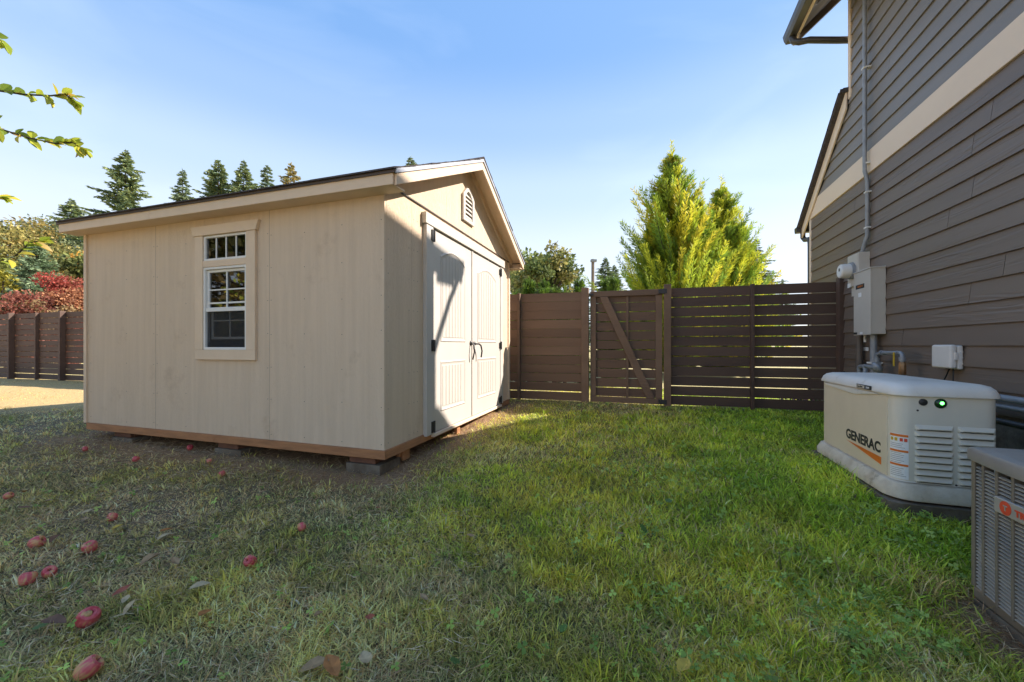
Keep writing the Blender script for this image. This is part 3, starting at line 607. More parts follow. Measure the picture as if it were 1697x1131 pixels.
# groove strips on the siding: shallow vertical battens every 0.41 m would be grooves; modelled as fine joint strips
for x in (-2.745, -1.22): MB().box(x - .002, x + .002, -.0006, .0, sz(ZB), sz(1.3)).build('sheet_joint', M_['jointdark'], shed)
# nail heads
mb = MB()
for x in (-.03, -.42, -.82, -1.2, -1.24, -2.3, -2.72, -2.77, -3.2, -3.8):
    for zz in np.arange(ZB + .06, 1.2, .30):
        z2 = zz + random.uniform(-.02, .02)
        if not (WX0 - .1 < x < WX1 + .1 and WZ0 - .1 < z2): mb.box(x - .003, x + .003, -.0012, -.0002, sz(z2 - .003), sz(z2 + .003))
for y in (.05, .36, .44, .5, 2.95, 3.15):
    for zz in np.arange(ZB + .05, 1.25, .28): mb.box(.0003, .0012, y - .003, y + .003, sz(zz - .003), sz(zz + .003))
mb.build('nail_heads', M_['drip'], shed, kind='stuff')
# window
wt = MB().box(-2.14, -2.035, -.026, -.001, sz(-.04), sz(1.055)).build('window_trim', M_['shedtrim'], shed, bevel=.002, seg=1)
MB().box(-1.475, -1.365, -.026, -.001, sz(-.04), sz(1.055)).build('window_trim', M_['shedtrim'], shed, bevel=.002, seg=1)
MB().box(-2.14, -1.365, -.026, -.001, sz(-.135), sz(-.041)).build('window_sill', M_['shedtrim'], shed, bevel=.002, seg=1)
MB().prism([(-2.155, sz(1.056)), (-1.35, sz(1.056)), (-1.318, sz(1.148)), (-2.187, sz(1.148))], -.034, -.001, 'y').build('window_head', M_['shedtrim'], shed, bevel=.002, seg=1)
MB().box(-2.034, -1.476, -.024, -.001, sz(.752), sz(.812)).build('window_mullion', M_['shedtrim'], shed, bevel=.002, seg=1)
def frame(x0, x1, z0, z1, w, ya, yb, name, m=None):
    mb = MB(); mb.box(x0, x0 + w, ya, yb, sz(z0), sz(z1)).box(x1 - w, x1, ya, yb, sz(z0), sz(z1)).box(x0 + w, x1 - w, ya, yb, sz(z0), sz(z0 + w)).box(x0 + w, x1 - w, ya, yb, sz(z1 - w), sz(z1))
    return mb.build(name, m or M_['vinyl'], shed, bevel=.0025, seg=1)
tr = frame(-2.035, -1.476, .812, 1.054, .022, -.014, .02, 'transom_window')
MB().box(-2.013, -1.498, .004, .007, sz(.834), sz(1.032)).build('pane', M_['glass'], tr)
for k in range(1, 4):
    x = -2.013 + k * .515 / 4; MB().box(x - .006, x + .006, -.003, .003, sz(.834), sz(1.032)).build('muntin', M_['vinyl'], tr)
fr = frame(-2.035, -1.476, -.04, .752, .024, -.018, .03, 'window_frame')
us = frame(-2.010, -1.50, .34, .727, .026, .002, .028, 'upper_sash')
MB().box(-1.984, -1.526, .014, .017, sz(.366), sz(.701)).build('pane', M_['glass'], us)
MB().box(-1.762, -1.748, .004, .012, sz(.366), sz(.701)).build('muntin', M_['vinyl'], us)
MB().box(-1.984, -1.526, .0045, .0115, sz(.528), sz(.540)).build('muntin', M_['vinyl'], us)
MB().box(-1.984, -1.526, .0045, .0115, sz(.40), sz(.415)).build('muntin', M_['vinyl'], us)
MB().box(-2.010, -1.50, -.012, .0015, sz(.325), sz(.362)).build('meeting_rail', M_['vinyl'], fr, bevel=.002, seg=1)
ls = frame(-2.000, -1.51, .06, .43, .024, .032, .05, 'lower_sash', M_['vinyl'])
MB().box(-1.976, -1.534, .040, .043, sz(.084), sz(.406)).build('pane', M_['glass'], ls)
MB().box(-1.761, -1.749, .034, .039, sz(.084), sz(.406)).build('muntin', M_['vinyl'], ls)
MB().box(-1.976, -1.534, .0345, .0385, sz(.235), sz(.246)).build('muntin', M_['vinyl'], ls)
def screenmat():
    m, nt, p = newmat('insect screen'); N = nt.nodes; L = nt.links
    t = N.new('ShaderNodeBsdfTransparent'); x = N.new('ShaderNodeMixShader'); x.inputs[0].default_value = .42
    p.inputs['Base Color'].default_value = (.03, .03, .03, 1); p.inputs['Roughness'].default_value = .8
    L.new(p.outputs[0], x.inputs[2]); L.new(t.outputs[0], x.inputs[1]); L.new(x.outputs[0], N['Material Output'].inputs[0]); return m
MB().box(-2.010, -1.50, .004, .006, sz(-.016), sz(.33)).build('insect_screen', screenmat(), fr)
# rim joists, blocks, skids
for x0, x1 in ((-3.86, -1.9), (-1.9, .012)): MB().box(x0, x1, -.012, .028, sz(-.927), sz(-.855)).build('rim_joist', M_['joist'], shed, bevel=.003, seg=1)
for y0, y1 in ((.029, 1.25), (1.25, 2.5), (2.5, WY)): MB().box(-.028, .012, y0, y1, sz(-.927), sz(-.855)).build('rim_joist', M_['joist'], shed, bevel=.003, seg=1)
MB().box(.0125, .045, .73, 2.78, sz(-.905), sz(-.872)).build('door_threshold', M_['band'], shed, bevel=.003, seg=1)
MB().box(LX, LX + .04, .03, WY, sz(-.927), sz(-.855)).build('rim_joist', M_['joist'], shed)
for y in (.45, 1.05, 1.65, 2.25, 2.85): MB().box(LX + .1, -.1, y, y + .04, sz(-.925), sz(-.857)).build('joist', M_['beam'], shed)
for i, x in enumerate((-.26, -1.80, -3.35)):
    for y in (.02, 1.5, 2.9):
        gzz = -1.085 + (.03 if y > 1 else 0) + (.0 if i == 0 else .03)
        MB().box(x - .14, x + .20, y, y + .30, sz(gzz - .02), sz(-.99)).build('concrete_block', M_['concrete'], shed, bevel=.006)
        MB().box(x - .12, x + .14, y + .02, y + .26, sz(-.989), sz(-.929)).build('wood_block', M_['beam'], shed, bevel=.004, seg=1)
MB().box(-.10, -.06, .30, .38, sz(-1.0), sz(-.928)).build('wood_block', M_['joist'], shed, bevel=.003, seg=1)
MB().box(-.03, .005, 1.34, 1.42, sz(-1.03), sz(-.928)).build('wood_block', M_['joist'], shed, bevel=.003, seg=1)
MB().box(-.06, -.03, .33, .42, sz(-1.03), sz(-.928)).build('wood_block', M_['joist'], shed, bevel=.003, seg=1)
# door casing
MB().box(.001, .042, .60, .732, sz(-.872), sz(1.166)).build('door_casing', M_['doorwhite'], shed, bevel=.003, seg=1)
MB().box(.001, .034, 2.752, 2.87, sz(-.862), sz(1.166)).build('door_casing', M_['doorwhite'], shed, bevel=.003, seg=1)
MB().box(.001, .050, .575, 2.90, sz(1.168), sz(1.275)).build('door_header', M_['doorwhite'], shed, bevel=.003, seg=1)
def arch(y0, y1, z0, z1, rise, n=10):
    pts = [(y0, z0), (y1, z0)] + [(y1 + (y0 - y1) * i / n, z1 + rise * math.sin(math.pi * i / n)) for i in range(n + 1)]
    return pts
for di, (y0, y1) in enumerate(((.737, 1.712), (1.718, 2.747))):
    d = MB().box(.002, .026, y0, y1, sz(-.865), sz(1.160)).build('door', M_['doorwhite'], shed, bevel=.002, seg=1)
    pa, pb = y0 + .165, y1 - .20 + (.02 if di else 0)
    for z0, z1, rise in ((.037, .93, .09), (-.68, -.16, 0)):
        fr_ = MB(); outer = arch(pa, pb, z0, z1, rise) if rise else [(pa, z0), (pb, z0), (pb, z1), (pa, z1)]
        def shrink(P, e):
            cy = (pa + pb) / 2; cz = (z0 + z1) / 2; hy = (pb - pa) / 2; hz_ = (z1 - z0) / 2
            return [(cy + (p[0] - cy) * (1 - e / hy), cz + (p[1] - cz) * (1 - e / hz_)) for p in P]
        # moulded ring: proud bead then recess
        r0, r1, r2, r3 = outer, shrink(outer, .012), shrink(outer, .024), shrink(outer, .036); n = len(outer)
        vs = [(.0262, p[0], sz(p[1])) for p in r0] + [(.034, p[0], sz(p[1])) for p in r1] + [(.0285, p[0], sz(p[1])) for p in r2] + [(.0262, p[0], sz(p[1])) for p in r3]
        fs = [(i * n + k, i * n + (k + 1) % n, (i + 1) * n + (k + 1) % n, (i + 1) * n + k) for i in range(3) for k in range(n)]
        fr_.add(vs, fs); fr_.build('panel_moulding', M_['doorwhite'], d)
        npk = 7; wpk = (pb - pa - .10) / npk
        for k in range(npk):
            ya = pa + .05 + k * wpk; yb = ya + wpk - .007; ym = (ya + yb) / 2
            zt = z1 - .05 + rise * .92 * math.sin(math.pi * (ym - pa) / (pb - pa))
            MB().box(.0263, .0300, ya, yb, sz(z0 + .05), sz(zt)).build('bead_board', M_['doorwhite'], d, bevel=.0015, seg=1)
    hy = y0 - .005 if di == 0 else y1 + .005
    for zz in (1.08, .0, -.80):
        h = MB().box(.043 if di == 0 else .035, .053, hy - .045, hy - .008, sz(zz - .055), sz(zz + .055)).box(.027, .036, hy + .008, hy + .05, sz(zz - .04), sz(zz + .04))
        h.tube([(.052, hy, sz(zz - .058)), (.052, hy, sz(zz + .058))], .011, 8); h.smooth = False
        if di: h = MB().box(.035, .042, hy + .008, hy + .045, sz(zz - .055), sz(zz + .055)).box(.027, .036, hy - .05, hy - .008, sz(zz - .04), sz(zz + .04)).tube([(.045, hy, sz(zz - .058)), (.045, hy, sz(zz + .058))], .011, 8); h.smooth = False
        h.build('hinge', M_['black'], d, bevel=.001, seg=1)
    if di == 1:
        ya = y0 + .05
        MB().lathe([(.03, 0), (.03, .012), (.018, .02)], Matrix.Translation((.026, ya, sz(.02))) @ Matrix.Rotation(R(90), 4, 'Y'), 16).tube([(.05, ya, sz(.02)), (.085, ya + .03, sz(.02)), (.09, ya + .08, sz(0)), (.09, ya + .115, sz(-.07)), (.08, ya + .11, sz(-.15))], .010, 8).build('door_handle', M_['black'], d)
    else:
        ya = y1 - .04
        MB().lathe([(.028, 0), (.028, .012), (.018, .02)], Matrix.Translation((.026, ya, sz(.03))) @ Matrix.Rotation(R(90), 4, 'Y'), 16).tube([(.04, ya, sz(.03)), (.075, ya, sz(.0)), (.08, ya - .01, sz(-.08)), (.06, ya - .01, sz(-.17))], .009, 8).build('door_handle', M_['black'], d)
MB().box(.0262, .036, 1.700, 1.730, sz(-.86), sz(1.155)).build('astragal', M_['doorwhite'], shed, bevel=.002, seg=1)
# gable vent
vy0, vy1, vz0 = 1.46, 1.78, 1.475; vcy = 1.62
outer = [(vy0, 1.475), (vy1, 1.475), (vy1, 1.78), (vy1 - .05, 1.83), (vy1 - .10, 1.875), (vcy, 1.89), (vy0 + .10, 1.875), (vy0 + .05, 1.83), (vy0, 1.78)]
inn = [(vcy + (p[0] - vcy) * .66, 1.675 + (p[1] - 1.675) * .80) for p in outer]; n = len(outer)
mb = MB(); vs = [(.005, p[0], sz(p[1])) for p in outer] + [(.032, p[0], sz(p[1])) for p in outer] + [(.032, p[0], sz(p[1])) for p in inn] + [(.006, p[0], sz(p[1])) for p in inn]
mb.add(vs, [(i * n + k, i * n + (k + 1) % n, (i + 1) * n + (k + 1) % n, (i + 1) * n + k) for i in range(3) for k in range(n)] + [tuple(range(3 * n, 4 * n))])
vent = mb.build('gable_vent', M_['doorwhite'], shed)
for k in range(6):
    z = 1.525 + k * .05; hw_ = .10 if k < 5 else .085
    MB().add([(.010, vcy - hw_, sz(z + .035)), (.010, vcy + hw_, sz(z + .035)), (.030, vcy + hw_, sz(z)), (.030, vcy - hw_, sz(z)), (.028, vcy + hw_, sz(z - .004)), (.028, vcy - hw_, sz(z - .004)), (.008, vcy + hw_, sz(z + .031)), (.008, vcy - hw_, sz(z + .031))], [(0, 1, 2, 3), (3, 2, 4, 5), (5, 4, 6, 7)]).build('vent_slat', M_['doorwhite'], vent)
# roof: sheathing, rakes, eaves, drip edges, shingles
EY = .14; XF, XB = .19, LX - .17
for sgn in (-1, 1):
    def P(y): return 1.62 + sgn * y
    hl = 1.62 + EY
    def zt(y, o): return sz(ZR - y * RP + o)
    # sheathing
    MB().prism([(P(0), zt(0, .125)), (P(hl), zt(hl, .125)), (P(hl), zt(hl, .11)), (P(0), zt(0, .11))], XB, XF, 'x').build('roof_deck', M_['shedtrim'], shed)
    MB().prism([(P(0), zt(0, .0)), (P(hl + .0), zt(hl, .0)), (P(hl), zt(hl, .109)), (P(0), zt(0, .109))], XF - .0, XF + .02, 'x').build('rake_board', M_['shedtrim'], shed, bevel=.002, seg=1)
    MB().prism([(P(0), zt(0, .02)), (P(hl - .05), zt(hl - .05, .02)), (P(hl - .05), zt(hl - .05, .109)), (P(0), zt(0, .109))], .005, .03, 'x').build('rake_frieze', M_['shedtrim'], shed)
    MB().prism([(P(0), zt(0, .0)), (P(hl), zt(hl, .0)), (P(hl), zt(hl, .109)), (P(0), zt(0, .109))], XB - .02, XB, 'x').build('rake_board', M_['shedtrim'], shed)
    z0 = ZR - hl * RP
    segs = ((XB, -2.55), (-2.55, XF)) if sgn < 0 else ((XB, XF),)
    for xa, xb2 in segs:
        ya, yb = sorted((P(hl + .001), P(hl + .021))); MB().box(xa + .001, xb2 - .001, ya, yb, sz(z0), sz(z0 + .098)).build('fascia_board', M_['shedtrim'], shed, bevel=.002, seg=1)
    ya, yb = sorted((P(hl + .022), P(hl + .034))); MB().box(XB - .02, XF + .02, ya, yb, sz(z0 + .085), sz(z0 + .125)).build('drip_edge', M_['drip'], shed)
    for xa in (XF + .0205, XB - .032): MB().prism([(P(0), zt(0, .092)), (P(hl + .02), zt(hl + .02, .092)), (P(hl + .02), zt(hl + .02, .127)), (P(0), zt(0, .127))], xa, xa + .0115, 'x').build('drip_edge', M_['dripwhite'] if xa > 0 else M_['drip'], shed)
    # eave soffit block seen on the far side
    ya, yb = sorted((P(1.62 + .001), P(hl))); MB().box(XB, XF, ya, yb, sz(z0 + .0), sz(z0 + .012)).build('soffit', M_['shedtrim'], shed)
    nc = 13
    for q in range(nc):
        y1_ = hl + .05 - q * (hl + .05) / nc; y0_ = max(y1_ - .17, 0)
        xw = XF + .035 + random.uniform(0, .008)
        # each course split into two lengths, tabs of uneven thickness
        cuts = [XB - .035] + sorted(random.uniform(XB + .3, XF - .3) for _ in range(3)) + [xw]
        for xa, xb2 in zip(cuts[:-1], cuts[1:]):
            t = random.uniform(.008, .014)
            MB().prism([(P(y0_), zt(y0_, .127)), (P(y1_), zt(y1_, .130)), (P(y1_), zt(y1_, .130 + t)), (P(y0_), zt(y0_, .133))], xa + .002, xb2 - .002, 'x').build('shingle_strip', M_['shingle'], shed)
MB().prism([(1.62 - .12, sz(ZR + .145 - .12 * RP)), (1.62, sz(ZR + .145)), (1.62 + .12, sz(ZR + .145 - .12 * RP)), (1.62, sz(ZR + .157))], XB - .035, XF + .035, 'x').build('ridge_cap', M_['shingle'], shed)

# ------------------------------------------------------------------ fence and gate
FD = Vector((.9578, -.2873, 0)); FA = math.atan2(FD.y, FD.x); F0 = Vector((0, 6.87, 0))
def fthing(name, q, **k):
    p = F0 + FD * q; return empty(name, (p.x, p.y, -.95), FA, **k)
FT = .95 + .895
def boards(root, q0, a, b, m, closed=0, nrow=12, y0=.0, top=FT, nm='board'):
    z = top
    for r_ in range(nrow):
        gap = (.0145 if q0 < 1.3 and a < -3 else .0125) if r_ >= closed else .0055
        h = .1524 - gap
        z1 = z; z0 = z - h; z -= .1524
        j = random.uniform(-.0025, .0025); yy_ = y0 + random.uniform(-.002, .002); tl = random.uniform(-.003, .003)
        vs = [(x, y, zz + (tl if x == b - q0 else 0)) for zz in (z0 + j, z1 + j) for y in (yy_, yy_ + .019) for x in (a - q0, b - q0)]
        MB().add(vs, [(0, 2, 3, 1), (4, 5, 7, 6), (0, 1, 5, 4), (2, 6, 7, 3), (0, 4, 6, 2), (1, 3, 7, 5)]).build(nm, m, root)
# right section: gate post to house
fr1 = fthing('fence', 2.53, label='dark brown slatted fence section between the gate and the house', cat='fence')
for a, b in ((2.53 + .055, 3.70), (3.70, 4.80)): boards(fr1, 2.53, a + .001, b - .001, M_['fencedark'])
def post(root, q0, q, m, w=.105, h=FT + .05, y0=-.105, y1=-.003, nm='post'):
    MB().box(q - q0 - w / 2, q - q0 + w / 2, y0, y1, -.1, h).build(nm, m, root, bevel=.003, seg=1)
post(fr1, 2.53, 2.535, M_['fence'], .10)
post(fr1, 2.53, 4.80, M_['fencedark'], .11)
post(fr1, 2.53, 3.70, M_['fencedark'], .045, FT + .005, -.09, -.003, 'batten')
# left section: gate to beyond the shed
fl = fthing('fence', 1.284, label='long brown slatted fence running from the gate behind the shed to the left edge', cat='fence')
q = 1.284; SPc = 2.284; k = 0
while q > -26:
    closed = 8 if q > -1.5 else 0
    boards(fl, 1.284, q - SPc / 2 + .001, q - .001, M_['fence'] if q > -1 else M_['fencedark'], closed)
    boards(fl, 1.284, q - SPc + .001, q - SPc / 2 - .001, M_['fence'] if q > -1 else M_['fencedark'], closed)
    mm_ = M_['fence'] if q > -1 else M_['fencedark']
    if k == 0: post(fl, 1.284, q - .01, mm_, .115)
    else: post(fl, 1.284, q, mm_, .085, FT + .02, -.12 if q < -8 else -.105)
    post(fl, 1.284, q - SPc / 2, mm_, .045, FT + .005, -.075 if q < -8 else -.09, -.003, 'batten'); q -= SPc; k += 1
# gate
GA, GB = 1.284 + .07, 2.53 - .065
gate = fthing('gate', GA, label='brown wooden gate with diagonal brace set in the slatted fence', cat='gate')
W_ = GB - GA
z = FT - .05
boards(gate, GA, GA + .012, GB - .012, M_['fencemid'], 0, 11, .0, FT - .055)
FY0, FY1 = -.042, -.003
MB().box(0, W_, FY0 - .01, FY1, FT - .10, FT - .012).build('top_rail', M_['fence'], gate, bevel=.003, seg=1)
MB().box(0, W_, FY0 - .01, FY1, .03, .12).build('bottom_rail', M_['fence'], gate, bevel=.003, seg=1)
MB().box(.002, .092, FY0, FY1, .122, FT - .102).build('stile', M_['fence'], gate, bevel=.003, seg=1)
MB().box(W_ - .10, W_ - .002, FY0, FY1, .122, FT - .102).build('stile', M_['fence'], gate, bevel=.003, seg=1)
MB().box(.565, .605, FY0 + .014, FY1, .122, FT - .102).build('middle_stile', M_['fence'], gate, bevel=.003, seg=1)
MB().prism([(.15, FT - .103), (.28, FT - .103), (1.0, .123), (.87, .123)], FY0 - .018, FY0 + .012, 'y').build('diagonal_brace', M_['fence'], gate, bevel=.003, seg=1)
for zz in (FT - .055, .075):
    MB().box(W_ - .06, W_ + .06, FY0 - .068, FY0 - .062 + .05, zz - .035, zz + .035).build('hinge', M_['black'], gate, bevel=.002, seg=1)
MB().box(-.035, .05, FY0 - .03, FY0 - .011, FT - .08, FT - .05).build('latch', M_['black'], gate, bevel=.002, seg=1)

# ------------------------------------------------------------------ vegetation helpers
def leaves(P, D, L, W, colr, flat=None):
    """diamond leaves: base P, direction D (unit), length L, width W"""
    n = len(P); rnd = RNG.normal(size=(n, 3)) if flat is None else flat
    S = np.cross(D, rnd); S /= np.linalg.norm(S, axis=1)[:, None] + 1e-9
    L = np.broadcast_to(L, n)[:, None]; W = np.broadcast_to(W, n)[:, None]
    a = P; b = P + D * L * .5 + S * W * .5; c_ = P + D * L; d = P + D * L * .5 - S * W * .5
    V = np.stack([a, b, c_, d], 1).reshape(-1, 3); Fq = np.arange(4 * n).reshape(n, 4); return V, Fq, np.repeat(colr, 4, 0)
def unit(v): return v / (np.linalg.norm(v, axis=-1, keepdims=True) + 1e-9)
def pal(cols, n, w=None, jit=.18):
    cols = np.array(cols); i = RNG.choice(len(cols), n, p=w); c_ = cols[i]; return np.clip(c_ * (1 + jit * RNG.normal(size=(n, 1))), .002, .95)
def conifer_mesh(H=20, Rr=3.2, nb=330, seed=0, cols=((.22, .29, .13), (.32, .36, .14), (.15, .22, .13)), droop=.25, tip=.22, gap=.0, power=.85, lw=.16, ll=.55, start=.1):
    rg_ = np.random.default_rng(seed); Ps, Ds, Cs, Ls = [], [], [], []; mb = MB()
    mb.tube([(0, 0, 0), (0, 0, H * .5), (0, 0, H * .98)], [H * .016, H * .009, .02], 7)
    for i in range(nb):
        h = start + (1 - start) * ((i + rg_.random()) / nb) ** .95; az = i * 2.39996 + rg_.normal() * .4
        r_ = Rr * (1 - h) ** power * rg_.choice([.45, .75, .95, 1.15], p=[.2, .3, .3, .2]) * rg_.uniform(.85, 1.1) + .06
        if rg_.random() < gap: r_ *= .45
        z0 = h * H; m = max(4, int(r_ / .22)); t = np.linspace(.12, 1, m * 3)
        d = np.array([math.cos(az), math.sin(az)])
        zz = z0 + r_ * (tip * t - droop * 1.7 * t * (1 - .45 * t)) + (r_ * .15 if h > .9 else 0)
        B = np.stack([d[0] * r_ * t, d[1] * r_ * t, zz], 1)
        if i % 3 == 0: mb.tube([(0, 0, z0), tuple(B[len(B) // 2]), tuple(B[-1])], [.05 * (1.3 - h), .03, .008], 4, cap=False)
        for s in (-1, 1, 0):
            side = np.stack([-d[1] * s * np.ones(len(t)), d[0] * s * np.ones(len(t)), np.zeros(len(t))], 1)
            D = unit(np.array([d[0], d[1], 0]) * .8 + side * .9 + rg_.normal(size=(len(t), 3)) * .22 + np.array([0, 0, -.12]))
            Ps.append(B); Ds.append(D); Ls.append(ll * (.55 + .7 * (1 - t)) * min(1, .4 + r_ / 1.5) * rg_.uniform(.7, 1.2, len(t)))
            cc = np.array(cols)[rg_.integers(0, len(cols), len(t))] * (1 + .25 * rg_.normal(size=(len(t), 1))); Cs.append(np.clip(cc, .008, 1))
    # leader tip
    P, D, C, L = np.concatenate(Ps), np.concatenate(Ds), np.concatenate(Cs), np.concatenate(Ls)
    k = 14; P = np.concatenate([P, np.stack([np.zeros(k), np.zeros(k), np.linspace(.95 * H, H * 1.0, k)], 1)]); D = np.concatenate([D, unit(rg_.normal(size=(k, 3)) * .4 + [0, 0, 1])]); L = np.concatenate([L, np.full(k, ll * .6)]); C = np.concatenate([C, np.tile(cols[0], (k, 1))])
    V, Fq, C = leaves(P, D, L, L * lw * 2, C); return mb, V, Fq, C
def plant_tree(name, mb, V, Fq, C, loc, scale=1, rz=0, label='', cat='tree', group=None, m='needle', kids=('trunk', 'crown')):
    e = empty(name, loc, rz, label=label, cat=cat, group=group); e.scale = (scale,) * 3 if not isinstance(scale, tuple) else scale
    mb.build(kids[0], M_['bark'], e); npmesh(kids[1], V, Fq, M_[m], e, colr=C); return e
def copy_tree(e, loc, scale, rz, label, group=None):
    c_ = e.copy(); col.objects.link(c_); c_.location = loc; c_.scale = (scale,) * 3 if not isinstance(scale, tuple) else scale; c_.rotation_euler = (0, 0, rz); c_['label'] = label
    if group: c_['group'] = group
    for ch in list(e.children):
        d = ch.copy(); col.objects.link(d); d.parent = c_
    return c_
G1 = 'conifers beyond the shed roof'
def topspec(px, py, Y, H0):    # location and scale so that a tree H0 high tops at the picture point
    p = at(px, py, Y); base = -.95; s = (p.z - base) / H0; return (p.x, p.y, base), s
firA = conifer_mesh(20, 7.8, 270, 1, droop=.28, tip=.3, gap=.12)
firB = conifer_mesh(20, 6.2, 220, 2, cols=((.24, .31, .19), (.33, .38, .21), (.18, .25, .17)), droop=.2, tip=.1, gap=.18)
firC = conifer_mesh(20, 6.4, 190, 3, cols=((.38, .32, .13), (.26, .26, .11), (.45, .36, .15)), droop=.15, tip=.35, gap=.1)
loc, s = topspec(208, 251, 42, 20)
tA = plant_tree('fir_tree', *firA, loc, s, .3, 'tallest dark green fir standing above the left end of the shed roof', group=G1)
loc, s = topspec(303, 283, 46, 20)
tB = plant_tree('fir_tree', *firB, loc, s, 1.1, 'narrow sparse fir between the tallest fir and the group above the roof', group=G1)
loc, s = topspec(482, 272, 50, 20)
tC = plant_tree('fir_tree', *firC, loc, s, 2.1, 'yellowish brown fir, rightmost of the group above the shed roof', group=G1)
for px, py, Y, src, w, rz, lab in ((362, 266, 50, tA, .8, 2.2, 'bushy fir just left of the shed roof group, beside its twin'), (404, 268, 50, tA, .72, 4.0, 'fir in the middle of the group above the shed roof'), (443, 276, 56, tB, .9, .2, 'small pointed fir between the middle fir and the yellowish one'),
        (681, 262, 70, tB, .9, 3.0, 'lone fir tip peeking over the shed ridge'), (118, 331, 48, tA, .95, 5.0, 'fir behind the autumn trees, left of the tallest fir'), (168, 352, 52, tB, 1.5, 2.6, 'dark fir low beside the tallest fir, touching the eave'),
        (1003, 428, 60, tB, 1.3, 1.0, 'pale distant fir left of the golden cypress, right of the pole'), (958, 452, 62, tB, 1.0, 2.0, 'small distant fir between the oak and the pole'), (942, 462, 70, tA, .8, 1.2, 'short distant fir next to the oak edge'), (1018, 440, 66, tA, .9, .7, 'distant fir half hidden at the left side of the golden cypress'),
        (1252, 398, 48, tB, 1.3, 5.5, 'distant fir showing behind the right side of the golden cypress'), (1276, 455, 70, tA, .8, 3.5, 'small far fir right of the golden cypress'), (1297, 463, 90, tB, .9, 3.3, 'tiny far fir, last before the house'), (1236, 420, 50, tA, .9, 3.9, 'dark distant fir close behind the right cypress')):
    loc, s = topspec(px, py, Y, 20); copy_tree(src, loc, (s * w * 1.2, s * w * 1.2, s), rz, lab, G1 if px < 700 else 'distant firs beyond the fence')

def broad_mesh(H, Rx, n, seed, cols, w=None, leaf=.22, clumps=60, base=.15, lean=0):
    rg_ = np.random.default_rng(seed); mb = MB(); mb.tube([(0, 0, 0), (.03 * H, 0, H * .3), (0, .02 * H, H * .55)], [H * .03, H * .022, H * .012], 8)
    cc = []; P, D, C, L = [], [], [], []
    for i in range(clumps):
        u = rg_.normal(size=3); u /= np.linalg.norm(u); rr = rg_.uniform(.35, .95) ** .6
        c_ = np.array([u[0] * Rx * rr, u[1] * Rx * rr, H * (base + (1 - base) * .5) + u[2] * H * (1 - base) * .46 * rr]); s = Rx * rg_.uniform(.14, .34)
        if i % 2 == 0: mb.tube([(0, 0, H * rg_.uniform(.2, .5)), tuple(c_ * np.array([.5, .5, .85])), tuple(c_)], [H * .012, H * .007, H * .002], 5, cap=False)
        m = int(n / clumps * (s / (Rx * .24)) ** 2); q = rg_.normal(size=(m, 3)); q = unit(q) * (rg_.random((m, 1)) ** .45) * np.array([1.25, 1.25, .75])
        P.append(c_ + q * s); D.append(unit(q + rg_.normal(size=(m, 3)) * .7 + [0, 0, -.25])); L.append(rg_.uniform(.7, 1.3, m) * leaf)
        k = rg_.choice(len(cols), p=w); base_c = np.array(cols[k]) * rg_.uniform(.75, 1.25); C.append(np.clip(base_c * (1 + .22 * rg_.normal(size=(m, 1))), .01, .9))
    V, Fq, Cc = leaves(np.concatenate(P), np.concatenate(D), np.concatenate(L), np.concatenate(L) * .62, np.concatenate(C)); return mb, V, Fq, Cc
def bt(name, px, py, Y, Rx, n, seed, cols, label, w=None, leaf=.22, clumps=60, base=.1, cat='tree', group=None, m='leaf'):
    p = at(px, py, Y); H = p.z + .95; return plant_tree(name, *broad_mesh(H, Rx, n, seed, cols, w, leaf, clumps, base), (p.x, p.y, -.95), 1, 0, label, cat, group, m)
OLV = [(.33, .35, .11), (.44, .4, .13), (.24, .28, .11)]
bt('oak_tree', 905, 392, 26, 2.0, 9000, 11, [(.22, .27, .09), (.30, .32, .1), (.15, .2, .07), (.32, .29, .1)], 'olive green oak just right of the shed behind the fence', leaf=.26, clumps=70)
bt('oak_tree', 872, 420, 30, 2.6, 6000, 12, OLV, 'olive tree partly hidden behind the shed roof corner', leaf=.26)
GL_ = 'autumn trees beyond the left fence'
bt('deciduous_tree', 20, 352, 30, 4.2, 20400, 13, [(.34, .29, .09), (.24, .25, .08), (.40, .30, .09)], 'tall olive tree with yellowing leaves at the left edge', leaf=.24, clumps=90, group=GL_)
bt('deciduous_tree', 78, 362, 34, 3.6, 15300, 14, [(.22, .25, .11), (.3, .3, .12), (.17, .2, .1)], 'grey-green tree behind the orange one, below the left fir', leaf=.24, clumps=80, group=GL_)
bt('deciduous_tree', -60, 372, 26, 3.5, 10200, 23, OLV, 'olive tree at the far left beyond the fence, mostly outside the frame', leaf=.24, group=GL_)
bt('maple_tree', 112, 402, 24, 2.2, 9000, 15, [(.62, .36, .07), (.52, .33, .08), (.36, .32, .1), (.66, .46, .1)], 'orange and gold tree touching the back corner of the shed', leaf=.22, clumps=60, group=GL_)
bt('deciduous_tree', 140, 412, 22, 1.6, 5000, 24, [(.15, .17, .05), (.22, .20, .06), (.11, .13, .05)], 'green bushy tree behind the shed corner under the eave', leaf=.22, clumps=40, group=GL_)
bt('japanese_maple', 124, 442, 15, 1.15, 17000, 16, [(.38, .11, .07), (.28, .08, .05), (.42, .2, .1), (.34, .07, .05)], 'deep red maple above the fence beside the shed corner', leaf=.09, clumps=70, base=.0, group=GL_)
bt('japanese_maple', 62, 480, 13.5, 1.2, 13000, 17, [(.34, .13, .08), (.26, .09, .06), (.28, .19, .09)], 'lower red maple spreading along the left fence', leaf=.09, clumps=60, base=.0, group=GL_)
bt('deciduous_tree', 2, 425, 17, 1.5, 6000, 18, [(.34, .30, .04), (.26, .26, .04), (.2, .22, .05)], 'yellow-green shrub tree at the left edge above the fence', leaf=.16, clumps=50, group=GL_)
